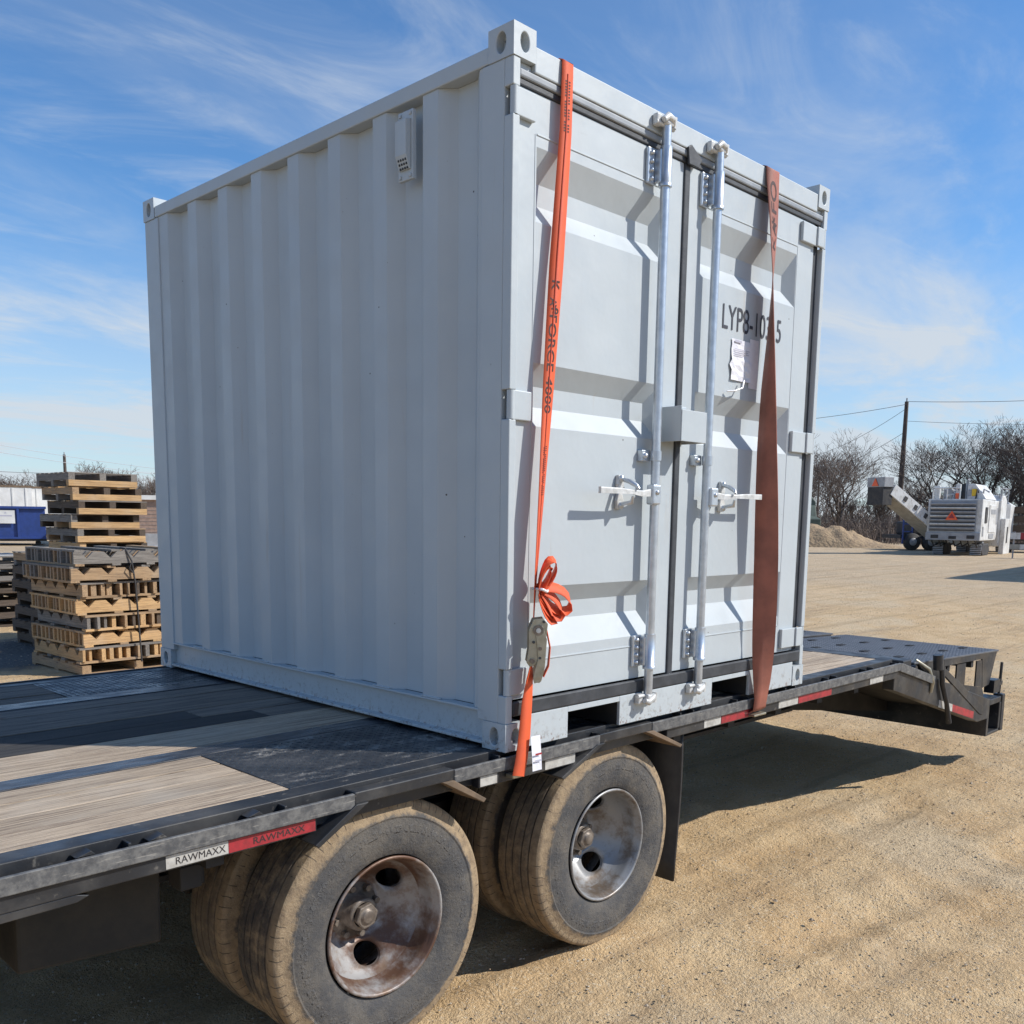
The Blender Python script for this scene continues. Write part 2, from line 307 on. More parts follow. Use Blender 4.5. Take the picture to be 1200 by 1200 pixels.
# ------------------------------------------------------------------ mesh builder
WL = {}          # world origin of every object (in its thing's unrotated frame)
class MB:
    def __init__(s): s.v = []; s.f = []; s.sm = []
    def add(s, vs, fs, smooth=False):
        o = len(s.v); s.v += [tuple(p) for p in vs]; s.f += [tuple(i + o for i in f) for f in fs]; s.sm += [smooth] * len(fs); return s
    def box(s, x0, x1, y0, y1, z0, z1):
        return s.add([(x0, y0, z0), (x1, y0, z0), (x1, y1, z0), (x0, y1, z0), (x0, y0, z1), (x1, y0, z1), (x1, y1, z1), (x0, y1, z1)],
                     [(0, 3, 2, 1), (4, 5, 6, 7), (0, 1, 5, 4), (1, 2, 6, 5), (2, 3, 7, 6), (3, 0, 4, 7)])
    def prism(s, poly, axis, a, b):
        n = len(poly)
        def P(p, t):
            return {'x': (t, p[0], p[1]), 'y': (p[0], t, p[1]), 'z': (p[0], p[1], t)}[axis]
        vs = [P(p, a) for p in poly] + [P(p, b) for p in poly]
        fs = [tuple(range(n)), tuple(range(2 * n - 1, n - 1, -1))] + [(i, i + n, (i + 1) % n + n, (i + 1) % n) for i in range(n)]
        return s.add(vs, fs)
    def tube(s, pts, rad, n=10, caps=True, smooth=True):
        pts = [Vector(p) for p in pts]; k = len(pts)
        if not hasattr(rad, '__len__'): rad = [rad] * k
        vs = []; up = None
        for i, p in enumerate(pts):
            t = (pts[min(i + 1, k - 1)] - pts[max(i - 1, 0)]).normalized()
            if up is None: up = Vector((0, 0, 1)) if abs(t.z) < .9 else Vector((1, 0, 0))
            a = t.cross(up).normalized(); b = a.cross(t).normalized(); up = b
            for j in range(n):
                th = 2 * math.pi * j / n; vs.append(p + (a * math.cos(th) + b * math.sin(th)) * rad[i])
        fs = [(i * n + j, i * n + (j + 1) % n, (i + 1) * n + (j + 1) % n, (i + 1) * n + j) for i in range(k - 1) for j in range(n)]
        s.add(vs, fs, smooth)
        if caps: s.add(vs[:n], [tuple(range(n - 1, -1, -1))]); s.add(vs[-n:], [tuple(range(n))])
        return s
    def lathe(s, prof, cx, cy, cz, n=48, smooth=True, close=False):
        """prof: (radius, y) list, turned round the Y axis"""
        k = len(prof); vs = []
        for (r, y) in prof:
            for j in range(n):
                t = 2 * math.pi * j / n; vs.append((cx + r * math.cos(t), cy + y, cz + r * math.sin(t)))
        e = k if close else k - 1
        fs = [(i * n + j, i * n + (j + 1) % n, ((i + 1) % k) * n + (j + 1) % n, ((i + 1) % k) * n + j) for i in range(e) for j in range(n)]
        return s.add(vs, fs, smooth)
    def sheet(s, grid, smooth=True):
        r = len(grid); c = len(grid[0])
        return s.add([p for row in grid for p in row], [(i * c + j, i * c + j + 1, (i + 1) * c + j + 1, (i + 1) * c + j) for i in range(r - 1) for j in range(c - 1)], smooth)
    def holed(s, c, u, v, hw, hh, rx, ry, depth, n=20, off=(0, 0)):
        """rectangle with an oval hole that goes in by depth (against u x v)"""
        c, u, v = Vector(c), Vector(u), Vector(v); nn = u.cross(v)
        ang = sorted([2 * math.pi * i / n + .05 for i in range(n)] + [math.atan2(a * hh - off[1], b * hw - off[0]) % (2 * math.pi) for a in (-1, 1) for b in (-1, 1)])
        o, i1, i2 = [], [], []
        for t in ang:
            ct, st = math.cos(t), math.sin(t)
            ks = []
            if ct > 1e-9: ks.append((hw - off[0]) / ct)
            if ct < -1e-9: ks.append((-hw - off[0]) / ct)
            if st > 1e-9: ks.append((hh - off[1]) / st)
            if st < -1e-9: ks.append((-hh - off[1]) / st)
            k = min(ks); o.append(c + u * (off[0] + ct * k) + v * (off[1] + st * k))
            e = c + u * (off[0] + rx * ct) + v * (off[1] + ry * st); i1.append(e); i2.append(e - nn * depth)
        k = len(ang); fs = []
        for j in range(k):
            q = (j + 1) % k; fs += [(j, q, k + q, k + j), (k + j, k + q, 2 * k + q, 2 * k + j)]
        fs.append(tuple(2 * k + j for j in range(k)))
        return s.add(o + i1 + i2, fs)
    def mesh(s, name):
        me = bpy.data.meshes.new(name); me.from_pydata(s.v, [], s.f); me.update(); return me
    def build(s, name, mat, parent=None, local=False, bevel=0., seg=2, auto=None, fix=True):
        vv = np.array(s.v, float); c = (vv.min(0) + vv.max(0)) / 2
        me = bpy.data.meshes.new(name); me.from_pydata((vv - c).tolist(), [], s.f)
        me.polygons.foreach_set('use_smooth', s.sm); me.materials.append(MATS[mat]); me.update()
        if fix:
            bm = bmesh.new(); bm.from_mesh(me); bmesh.ops.recalc_face_normals(bm, faces=bm.faces); bm.to_mesh(me); bm.free()
        o = bpy.data.objects.new(name, me); col.objects.link(o)
        pw = WL[parent] if parent else Vector((0, 0, 0))
        o.parent = parent; o.location = Vector(c) - pw; WL[o] = Vector(c)
        if bevel:
            b = o.modifiers.new('bevel', 'BEVEL'); b.width = bevel; b.segments = seg; b.limit_method = 'ANGLE'; b.angle_limit = R(40)
        return o
def tag(o, label=None, cat=None, group=None, kind=None):
    for k, v in (('label', label), ('category', cat), ('group', group), ('kind', kind)):
        if v: o[k] = v
    return o
def thing(name, label, cat, loc=(0, 0, 0), rz=0., group=None, local=False):
    o = bpy.data.objects.new(name, None); o.empty_display_size = .1; col.objects.link(o); o.location = loc; o.rotation_euler.z = rz
    WL[o] = Vector((0, 0, 0)) if local else Vector(loc)
    return tag(o, label, cat, group)
def bx(name, mat, parent, *a, bevel=.003, **k): return MB().box(*a).build(name, mat, parent, bevel=bevel, **k)
def smooth01(x): x = max(0., min(1., x)); return x * x * (3 - 2 * x)
def gz(x, y):
    d = math.hypot(x - CAM.x, y - CAM.y); return .60 * (1 - math.exp(-max(0., d - 12) / 48.0))
def at(az, dist):
    """spot on the yard at a compass bearing (degrees from +Y) and distance from the camera"""
    a = R(az); x = CAM.x + dist * math.sin(a); y = CAM.y + dist * math.cos(a); return Vector((x, y, gz(x, y)))
def text_mb(s, size, sx=1., bold=0.):
    cu = bpy.data.curves.new('t', 'FONT'); cu.body = s; cu.size = size; cu.align_x = 'LEFT'; cu.offset = bold * size if bold else 0.
    ob = bpy.data.objects.new('t', cu); col.objects.link(ob)
    bpy.context.view_layer.update()
    me = bpy.data.meshes.new_from_object(ob.evaluated_get(bpy.context.evaluated_depsgraph_get()))
    vs = [(v.co.x * sx, v.co.y) for v in me.vertices]; fs = [tuple(p.vertices) for p in me.polygons]
    bpy.data.objects.remove(ob); bpy.data.curves.remove(cu); bpy.data.meshes.remove(me)
    return vs, fs
def lettering(s, size, o, u, v, mat, parent, width=None, name='lettering'):
    vs, fs = text_mb(s, size); xs = [p[0] for p in vs]; k = width / (max(xs) - min(xs)) if width else 1.; x0 = min(xs)
    o, u, v = Vector(o), Vector(u), Vector(v)
    return MB().add([o + u * (p[0] - x0) * k + v * p[1] for p in vs], fs).build(name, mat, parent)
# ------------------------------------------------------------------ ground
def build_ground():
    xs = [-900, -300, -120, -60, -35, -20, -12, -8] ; fine_x = list(np.arange(-5.0, 9.01, .06)); xs += fine_x + [9.5, 10.2, 11, 12, 13.5, 15, 17, 19, 21.5, 24, 27, 30, 34, 38, 43, 48, 54, 60, 70, 85, 110, 160, 300, 900]
    ys = [-900, -300, -100, -40, -20, -10, -6, -4] + list(np.arange(-3.0, 5.01, .06)) + [5.3, 5.8, 6.4, 7, 7.7, 8.5, 9.3, 10.2, 11.2, 12.4, 14, 16, 18, 21, 24, 28, 32, 37, 43, 50, 60, 75, 95, 130, 200, 400, 900]
    TRK = ((-.55, -.16, -.012, .10, .022), (-.90, -.17, -.012, .10, .020), (.15, -.10, -.02, .09, .016), (-1.45, -.20, -.01, .12, .024), (2.6, .05, -.02, .11, .020), (3.1, .05, -.02, .11, .020))
    vs = []
    for y in ys:
        for x in xs:
            z = gz(x, y)
            if -5 <= x <= 9 and -3 <= y <= 5:
                e = min(1, (x + 5) / .8, (9 - x) / .8, (y + 3) / .8, (5 - y) / .8); e = max(0, e)
                p = Vector((x, y, 0))
                z += e * (.016 * mnoise.noise(p * .9) + .010 * mnoise.noise(p * 3.1 + Vector((5, 0, 0))) + .007 * mnoise.noise(p * 9.0) - .012)
                z += e * (.012 * mnoise.noise(p * 5.5 + Vector((9, 3, 0))) + .009 * abs(mnoise.noise(p * 7.5 + Vector((2, 8, 0)))) + .012 * max(0, mnoise.noise(p * 2.2 + Vector((1, 7, 0)))))
                for (ca, cb, cc, wd, dp) in TRK:
                    t = y - (ca + cb * (x - 2) + cc * (x - 2) ** 2); z += e * 2.1 * dp * max(0., .40 + 1.3 * mnoise.noise(p * 1.1 + Vector((ca * 7, 2, 0)))) * (-math.exp(-(t / wd) ** 2) * (1 + .35 * math.sin(x * 24 + ca * 9)) + .75 * math.exp(-((abs(t) - 1.7 * wd) / (.55 * wd)) ** 2) * (.6 + .6 * mnoise.noise(p * 4)))
                t = (y + .55 + .18 * (x - 1.5)) ; z -= e * .014 * math.exp(-(t / .16) ** 2) * (1 + .5 * math.sin(x * 22))
                t = (y + 1.75 + .30 * (x - 1.5)) ; z -= e * .016 * math.exp(-(t / .17) ** 2) * (1 + .5 * math.sin(x * 20 + 1))
            vs.append((x, y, z))
    c = len(xs); fs = [(i * c + j, i * c + j + 1, (i + 1) * c + j + 1, (i + 1) * c + j) for i in range(len(ys) - 1) for j in range(c - 1)]
    me = bpy.data.meshes.new('ground'); me.from_pydata(vs, [], fs); me.polygons.foreach_set('use_smooth', [True] * len(fs)); me.materials.append(MATS['yard_dirt'])
    o = bpy.data.objects.new('ground', me); col.objects.link(o); tag(o, kind='structure')
    # loose gravel
    ico = [(1, 0, 0), (-1, 0, 0), (0, 1, 0), (0, -1, 0), (0, 0, 1), (0, 0, -1)]; icf = [(0, 2, 4), (2, 1, 4), (1, 3, 4), (3, 0, 4), (2, 0, 5), (1, 2, 5), (3, 1, 5), (0, 3, 5)]
    V = []; F = []
    def stone(x, y, s):
        o = len(V); a = random.uniform(0, 6.28); ca, sa = math.cos(a), math.sin(a); sy = random.uniform(.6, 1); sz2 = random.uniform(.4, .75)
        for (p, q, r) in ico:
            j = random.uniform(.75, 1.2); p2, q2 = p * s * j, q * s * sy * j
            V.append((x + p2 * ca - q2 * sa, y + p2 * sa + q2 * ca, gz(x, y) + r * s * sz2 * j + s * .12))
        F.extend(tuple(i + o for i in f) for f in icf)
    for _ in range(30000):
        x = random.uniform(-1.2, 8.5); y = random.uniform(-2.4, 5)
        stone(x, y, random.choice((.003, .004, .004, .005, .006, .007)))
    for _ in range(420):
        x = random.uniform(-.5, 9); y = random.uniform(-2.3, 5); stone(x, y, random.uniform(.007, .014))
    for _ in range(3200):
        d = random.uniform(9, 34); p = at(random.uniform(52, 80), d); stone(p.x, p.y, random.uniform(.006, .013))
    for _ in range(1500):
        p = at(random.uniform(14, 34), random.uniform(8, 16)); stone(p.x, p.y, random.uniform(.006, .014))
    me = bpy.data.meshes.new('gravel'); me.from_pydata(V, [], F); me.materials.append(MATS['gravel'])
    o = bpy.data.objects.new('gravel', me); col.objects.link(o); tag(o, 'loose pale gravel scattered over the tan dirt yard', 'gravel', kind='stuff')
build_ground()
# ------------------------------------------------------------------ container
W, L, H = 1.98, 2.438, 2.197
CT = thing('shipping_container', 'small pale grey steel shipping container strapped crossways on the flat trailer deck', 'container', (W / 2, L / 2, D))
PA = 'container_paint'
CA, CB, CC = .108, .096, .092                 # corner casting: depth Y, width X, height Z
for ix in (0, 1):
    for iy in (0, 1):
        for iz in (0, 1):
            x0 = 0 if ix == 0 else W - CB; y0 = 0 if iy == 0 else L - CA; z0 = D + (0.001 if iz == 0 else H - CC)
            x1, y1, z1 = x0 + CB, y0 + CA, z0 + CC; mb = MB()
            cx, cy, cz = (x0 + x1) / 2, (y0 + y1) / 2, (z0 + z1) / 2
            sx = -1 if ix == 0 else 1; sy = -1 if iy == 0 else 1; sz_ = -1 if iz == 0 else 1
            mb.holed((cx, y0 if iy == 0 else y1, cz), (1 if iy == 0 else -1, 0, 0), (0, 0, 1), CB / 2, CC / 2, .019, .028, .035)
            mb.holed((x0 if ix == 0 else x1, cy, cz), (0, -1 if ix == 0 else 1, 0), (0, 0, 1), CA / 2, CC / 2, .021, .030, .035)
            mb.holed((cx, cy, z0 if iz == 0 else z1), (-1 if iz == 0 else 1, 0, 0), (0, 1, 0), CB / 2, CA / 2, .022, .036, .03)
            xo, yo, zo = (x1 if ix == 0 else x0), (y1 if iy == 0 else y0), (z1 if iz == 0 else z0)
            mb.add([(xo, y0, z0), (xo, y1, z0), (xo, y1, z1), (xo, y0, z1)], [(0, 1, 2, 3)])
            mb.add([(x0, yo, z0), (x1, yo, z0), (x1, yo, z1), (x0, yo, z1)], [(0, 1, 2, 3)])
            mb.add([(x0, y0, zo), (x1, y0, zo), (x1, y1, zo), (x0, y1, zo)], [(0, 1, 2, 3)])
            o = mb.build('corner_casting', PA, CT, fix=False)
            bm = bmesh.new(); bm.from_mesh(o.data); bmesh.ops.remove_doubles(bm, verts=bm.verts, dist=1e-5); bmesh.ops.recalc_face_normals(bm, faces=bm.faces); bm.to_mesh(o.data); bm.free()
            b = o.modifiers.new('bevel', 'BEVEL'); b.width = .003; b.segments = 2; b.limit_method = 'ANGLE'; b.angle_limit = R(60)
ZP0, ZP1 = D + CC + .001, D + H - CC
HZ = ((1.945, 2.025), (1.06, 1.15), (.185, .272))       # hinge heights
def gaps(z0, z1):
    e = [z0] + [D + q for h in sorted(HZ) for q in h] + [z1]; return [(e[i], e[i + 1]) for i in range(0, len(e), 2)]
mb = MB().box(.003, .034, .040, .137, ZP0, ZP1)
for a, b in gaps(ZP0, ZP1): mb.box(.003, .033, .003, .040, a, b)
mb.build('corner_post', PA, CT, bevel=.003)
mb = MB().box(W - .034, W - .003, .040, .137, ZP0, ZP1)
for a, b in gaps(ZP0, ZP1): mb.box(W - .034, W - .003, .003, .040, a, b)
mb.build('corner_post', PA, CT, bevel=.003)
for xa, xb in ((.004, .10), (W - .10, W - .004)): bx('corner_post', PA, CT, xa, xb, L - .135, L - .004, ZP0, ZP1)
# rails
for xa, xb in ((.003, .06), (W - .06, W - .003)):
    bx('top_rail', PA, CT, xa, xb, CA + .001, L - CA - .001, D + 2.108, D + 2.157, bevel=.004)
    xo, xi = (xa, xb) if xa < 1 else (xb, xa); s = 1 if xa < 1 else -1
    MB().prism([(xo, D + .012), (xo + s * .045, D + .012), (xo + s * .045, D + .128), (xo, D + .128), (xo, D + .121), (xo + s * .024, D + .115), (xo + s * .024, D + .026), (xo, D + .021)], 'y', CA + .001, L - CA - .001).build('bottom_rail', PA, CT, bevel=.0015)
bx('header', PA, CT, CB + .001, W - CB - .001, .004, .07, D + 2.083, D + 2.157, bevel=.004)
bx('header', PA, CT, .0345, CB, .02, .07, D + 2.083, D + 2.104)
bx('header', PA, CT, W - CB, W - .0345, .02, .07, D + 2.083, D + 2.104)
bx('rear_header', PA, CT, CB + .001, W - CB - .001, L - .07, L - .004, D + 2.09, D + 2.157, bevel=.004)
for xa, xb in ((CB + .001, .310), (.598, 1.212), (1.502, W - CB - .001)): bx('door_sill', PA, CT, xa, xb, .003, .016, D + .004, D + .113, bevel=.002)
bx('door_sill', PA, CT, CB + .001, W - CB - .001, .014, .06, D + .1135, D + .150)
for xa, xb in ((.3105, .5975), (1.2125, 1.5015)): bx('door_sill', PA, CT, xa, xb, .0035, .0155, D + .094, D + .113, bevel=.001)
for xa in (.302, .599, 1.204, 1.503): bx('fork_pocket_wall', 'under_black', CT, xa, xa + .008, .0165, L - .07, D + .004, D + .113, bevel=0)  # walls coloured near-black to stand for the shade inside the pockets
bx('floor', 'under_black', CT, .06, W - .06, .062, L - .06, D + .115, D + .15, bevel=0)
for xa, xb in ((.311, .598), (1.213, 1.502)): bx('fork_pocket_shade', 'under_black', CT, xa, xb, .55, .56, D + .004, D + .113, bevel=0)  # dark sheet added across each pocket in place of its deep shade
bx('rear_sill', PA, CT, CB + .001, W - CB - .001, L - .06, L - .004, D + .006, D + .128)
# corrugated walls
def corr(a, b, per, depth, slope, flat_out):
    """profile (t, d) from a to b: recesses of the pressed sheet"""
    n = round((b - a) / per); p = (b - a) / n; pr = [(a - .02, 0.)]
    for i in range(n):
        t = a + i * p; pr += [(t, 0.), (t + slope, depth), (t + p - flat_out - slope, depth), (t + p - flat_out, 0.)]
    pr.append((b + .02, 0.)); return pr
def wall(name, axis, pos, sgn, a, b, z0, z1):
    pr = corr(a, b, .2755, .042, .052, .074)
    def P(t, d, z): return (pos + sgn * d, t, z) if axis == 'x' else (t, pos + sgn * d, z)
    rows = [[P(t, d + .002, z) for t, d in pr] for z in (z0, z1)]
    back = [[P(t, .062, z) for t in (pr[0][0], pr[-1][0])] for z in (z0, z1)]
    MB().sheet(rows, False).sheet(back, False).build(name, PA, CT, fix=False)
wall('side_wall', 'x', .008, 1, .155, L - .145, D + .1285, D + 2.1075)
wall('side_wall', 'x', W - .010, -1, .155, L - .145, D + .1285, D + 2.1075)
wall('end_wall', 'y', L - .012, -1, .13, W - .13, D + .1285, D + 2.09)
mb = MB()
pr = corr(.14, L - .14, .24, .018, .05, .07)
mb.sheet([[(x, t, D + 2.152 - d) for t, d in pr] for x in (.061, W - .061)], False).box(.061, W - .061, .071, L - .071, D + 2.10, D + 2.12)
mb.build('roof', PA, CT)
# short lips of the rail above each recess weld
for k in range(7):
    y = .33 + k * .278
    bx('weld_lip', PA, CT, .004, .014, y, y + .10, D + .1286, D + .1335, bevel=.0015)
# vent

VY0, VY1 = .462, .530
mb = MB().box(-.0035, .012, VY0 - .004, VY1 + .004, D + 1.862, D + 2.078); VP = mb.build('vent', PA, CT, bevel=.002)
MB().prism([(VY0 + .006, 0)] * 0 + [(-.004, D + 2.05), (-.026, D + 2.043), (-.026, D + 1.935), (-.010, D + 1.893), (-.004, D + 1.893)], 'y', VY0 + .006, VY1 - .006).build('vent_cover', PA, VP, bevel=.002)
for yy in (VY0 + .008, VY1 - .008):
    for zz in (2.066, 1.874): MB().lathe([(0, -.004), (.006, -.003), (.007, 0)], 0, 0, 0, 10).build('rivet', PA, VP, fix=False) if False else bx('rivet', PA, VP, -.009, -.003, yy - .006, yy + .006, D + zz - .006, D + zz + .006, bevel=.003)
mb = MB()
for i in range(4):
    for j in range(3):
        y = VY0 + .013 + i * .012; z = D + 1.897 + j * .012; xx = -.0245 + (D + 1.935 - z) / .042 * .0145
        mb.box(xx - .003, xx + .002, y - .003, y + .003, z - .003, z + .003)
mb.build('vent_holes', 'hole_dark', VP)
# doors
YD = .020
GR = ((1.886, 1.797, 1.731, 1.668), (1.245, 1.178, 1.113, 1.048), (.533, .475, .416, .328))
def door(xa, xb, ga, gb, lab):
    za, zb = D + .168, D + 2.036; mb = MB(); Y0, Y1, e = YD, YD + .042, .045
    q = lambda p: mb.add(p, [(0, 1, 2, 3)])
    R4 = lambda x0, x1, z0, z1, y=Y0: q([(x0, y, z0), (x1, y, z0), (x1, y, z1), (x0, y, z1)])
    R4(xa, ga, za, zb); R4(gb, xb, za, zb); zt = zb
    for (a, b, c, d) in GR:
        a, b, c, d = a + D, b + D, c + D, d + D
        R4(ga, gb, a, zt); zt = d
        R4(ga + e, gb - e, c, b, Y1)
        q([(ga, Y0, a), (gb, Y0, a), (gb - e, Y1, b), (ga + e, Y1, b)]); q([(ga, Y0, d), (gb, Y0, d), (gb - e, Y1, c), (ga + e, Y1, c)])
        q([(ga, Y0, d), (ga + e, Y1, c), (ga + e, Y1, b), (ga, Y0, a)]); q([(gb, Y0, d), (gb - e, Y1, c), (gb - e, Y1, b), (gb, Y0, a)])
    R4(ga, gb, za, zt)
    B = YD + .062
    R4(xa, xb, za, zb, B)
    q([(xa, Y0, za), (xa, B, za), (xa, B, zb), (xa, Y0, zb)]); q([(xb, Y0, za), (xb, B, za), (xb, B, zb), (xb, Y0, zb)])
    q([(xa, Y0, za), (xb, Y0, za), (xb, B, za), (xa, B, za)]); q([(xa, Y0, zb), (xb, Y0, zb), (xb, B, zb), (xa, B, zb)])
    o = mb.build('door', PA, CT, fix=False)
    bm = bmesh.new(); bm.from_mesh(o.data); bmesh.ops.remove_doubles(bm, verts=bm.verts, dist=1e-5); bm.to_mesh(o.data); bm.free()
    tag(o, lab)
    for z in (1.921, .290): bx('weld_seam', PA, o, ga, gb, YD - .0025, YD + .002, D + z - .0025, D + z + .0025, bevel=.001)
    for x in ((ga - .008) if ga < .5 else gb + .004,): bx('weld_seam', PA, o, x, x + .003, YD - .0015, YD + .002, za + .12, zb - .115, bevel=.0007)
    return o
DL = door(.040, .902, .125, .800, 'door leaf under the orange ratchet strap')
DR = door(.938, 1.895, 1.030, 1.752, 'door leaf stencilled with the serial number')
# seals
mb = MB().box(.0345, W - .0345, .014, .045, D + 2.038, D + 2.058); g = mb.build('door_seal', 'rubber_seal', CT, bevel=.004)
MB().box(.0345, W - .0345, .007, .050, D + 2.0585, D + 2.082).build('door_seal', 'rubber_seal_grey', CT, bevel=.006)
MB().box(.036, W - .036, .0005, .0135, D + .1145, D + .164).build('door_seal', 'rubber_seal', CT, bevel=.006)
MB().box(.903, .937, .012, .06, D + .152, D + 2.037).build('door_seal', 'rubber_seal', CT, bevel=.005)
MB().box(.0345, .0395, .022, .06, D + .165, D + 2.037).build('door_seal', 'rubber_seal', CT)
MB().box(1.896, W - .0345, .026, .06, D + .165, D + 2.037).build('door_seal', 'rubber_seal', CT, bevel=.004)
# torn flap of the centre seal at the top
MB().prism([(.905, D + 2.03), (.895, D + 2.085), (.915, D + 2.098), (.985, D + 2.062), (.962, D + 2.03)], 'y', -.004, .006).build('seal_flap', 'rubber_seal', CT, bevel=.002)
# hinges
for (a, b) in HZ:
    hb = MB().box(.022, .104, .004, .0195, D + a, D + b).build('hinge', PA, DL, bevel=.003)
    MB().tube([(.018, .013, D + a + .001), (.018, .013, D + b - .001)], .0125, 14).build('hinge_knuckle', PA, CT)
    hb = MB().box(1.772, 1.89, .004, .0195, D + a, D + b).build('hinge', PA, DR, bevel=.003)
    MB().box(1.8905, 1.948, -.004, .012, D + a, D + b).build('hinge', PA, DR, bevel=.004)
    MB().tube([(W - .018, .013, D + a + .001), (W - .018, .013, D + b - .001)], .0125, 14).build('hinge_knuckle', PA, CT)
# locking bars
YR = -.022
def lockbar(X, door, hs):
    ld = MB().tube([(X, YR, D + .10), (X, YR, D + 2.115)], .0165, 20).build('lock_rod', 'galvanised', door)
    for (z0, z1, sg) in ((1.905, 2.036, 1), (.205, .335, -1)):
        sl = MB().tube([(X, YR, D + z0), (X, YR, D + z0 + .012), (X, YR, D + z0 + .013), (X, YR, D + z1)], [.024, .024, .0215, .0215], 20).build('rod_sleeve', 'galvanised', door)
        MB().box(X - .062, X - .012, .006, .0195, D + z0 + .008, D + z1 - .004).box(X - .026, X - .012, -.02, .006, D + z0 + .012, D + z1 - .008).build('rod_bracket', 'galvanised', door, bevel=.004)
        for i in range(4): MB().lathe([(.0005, -.009), (.0065, -.008), (.0085, -.003), (.0085, .001)], X - .044, .005, D + z0 + .024 + i * (z1 - z0 - .046) / 3, 10).build('bolt', 'galvanised', door, fix=False)
    for zz in (.985,):
        MB().box(X - .058, X - .010, -.004, .0195, D + zz - .020, D + zz + .020).build('rod_bracket', 'galvanised', door, bevel=.003)
        MB().tube([(X, YR, D + zz - .017), (X, YR, D + zz + .017)], .0205, 18).build('rod_band', 'galvanised', door)
        MB().lathe([(.0005, -.012), (.009, -.010), (.011, -.002), (.011, .001)], X - .044, -.004, D + zz, 10).build('bolt', 'galvanised', door, fix=False)
    # cam ends and keepers
    for z, s in ((2.118, 1), (.092, -1)):
        k = MB().box(X - .020, X + .020, YR - .018, YR + .020, D + z - .016, D + z + .018).build('cam', 'painted_hardware', door, bevel=.007)
        MB().tube([(X - .034, YR - .012, D + z - .004), (X - .014, YR - .014, D + z + .012 * s), (X + .012, YR - .016, D + z + .006), (X + .030, YR - .006, D + z - .010 * s)], [.010, .013, .012, .008], 10).build('cam', 'painted_hardware', door)
        MB().box(X - .052, X - .022, -.020, .0035, D + z - .020, D + z + .020).build('keeper', 'painted_hardware', CT, bevel=.006)
        MB().box(X + .022, X + .046, -.016, .0035, D + z - .022, D + z + .014).build('keeper', 'painted_hardware', CT, bevel=.006)
        MB().tube([(X - .058, -.018, D + z - .012 * s), (X + .048, -.016, D + z - .012 * s)], .0075, 8).build('keeper', 'painted_hardware', CT)
        MB().tube([(X + .028, -.030, D + z - .018), (X + .034, -.030, D + z + .020)], .009, 8).build('keeper', 'painted_hardware', CT)
    # handle
    z = D + .850; s = hs
    hub = MB().box(min(X, X + s * .046), max(X, X + s * .046), YR - .030, YR + .004, z - .040, z + .032).build('handle_hub', 'galvanised', door, bevel=.006)
    MB().lathe([(.0005, -.006), (.008, -.005), (.009, 0)], X + s * .024, YR - .030, z + .004, 10).build('bolt', 'galvanised', door, fix=False)
    pts = [(X + s * .040, YR - .014, z + .004, .014), (X + s * .10, YR - .020, z - .002, .011), (X + s * .17, YR - .030, z + .002, .008), (X + s * .245, YR - .034, z + .004, .010), (X + s * .355, YR - .034, z + .004, .011)]
    mb = MB(); rows = []
    for (x, y, zz, h) in pts: rows.append([(x, y - .006, zz - h), (x, y + .006, zz - h), (x, y + .006, zz + h), (x, y - .006, zz + h), (x, y - .006, zz - h)])
    mb.sheet(rows, False); mb.add(rows[0][:4], [(0, 1, 2, 3)]); mb.add(rows[-1][:4], [(0, 1, 2, 3)])
    mb.build('handle', 'painted_hardware', door, bevel=.004)
    X2 = X + s * .165
    MB().prism([(X2 - .016, z - .058), (X2 + .016, z - .058), (X2 + .020, z - .03), (X2 + .010, z), (X2 + .020, z + .03), (X2 + .014, z + .062), (X2 - .014, z + .062), (X2 - .018, z + .03), (X2 - .010, z), (X2 - .020, z - .03)], 'y', .004, .0195).build('handle_catch', 'painted_hardware', door, bevel=.004)
    MB().tube([(X2 - s * .004, .004, z + .048), (X2 - s * .006, -.026, z + .040), (X2 - s * .012, -.056, z + .024), (X2 - s * .016, -.064, z + .012)], [.008, .009, .008, .005], 10).build('handle_catch', 'galvanised', door)
    MB().tube([(X2, .004, z - .040), (X2, -.046, z - .034), (X2, -.050, z - .012)], [.008, .008, .005], 10).build('handle_catch', 'galvanised', door)
    for zz in (-.045, .050): MB().lathe([(.0005, -.010), (.010, -.008), (.013, -.001), (.013, .001)], X2, .003, z + zz, 12).build('bolt', 'galvanised', door, fix=False)
lockbar(.735, DL, -1); lockbar(1.068, DR, 1)
# lock box bridging the doors
mb = MB().box(.795, .955, -.088, -.084, D + 1.040, D + 1.152).box(.795, .799, -.084, .0195, D + 1.040, D + 1.165).box(.951, .955, -.084, .0195, D + 1.040, D + 1.152).box(.799, .951, -.084, .0195, D + 1.148, D + 1.152)
lb = mb.build('lock_box', PA, DR, bevel=.002)
MB().box(.86, .905, -.03, .012, D + 1.153, D + 1.172).build('lock_box_lug', PA, DR, bevel=.003)
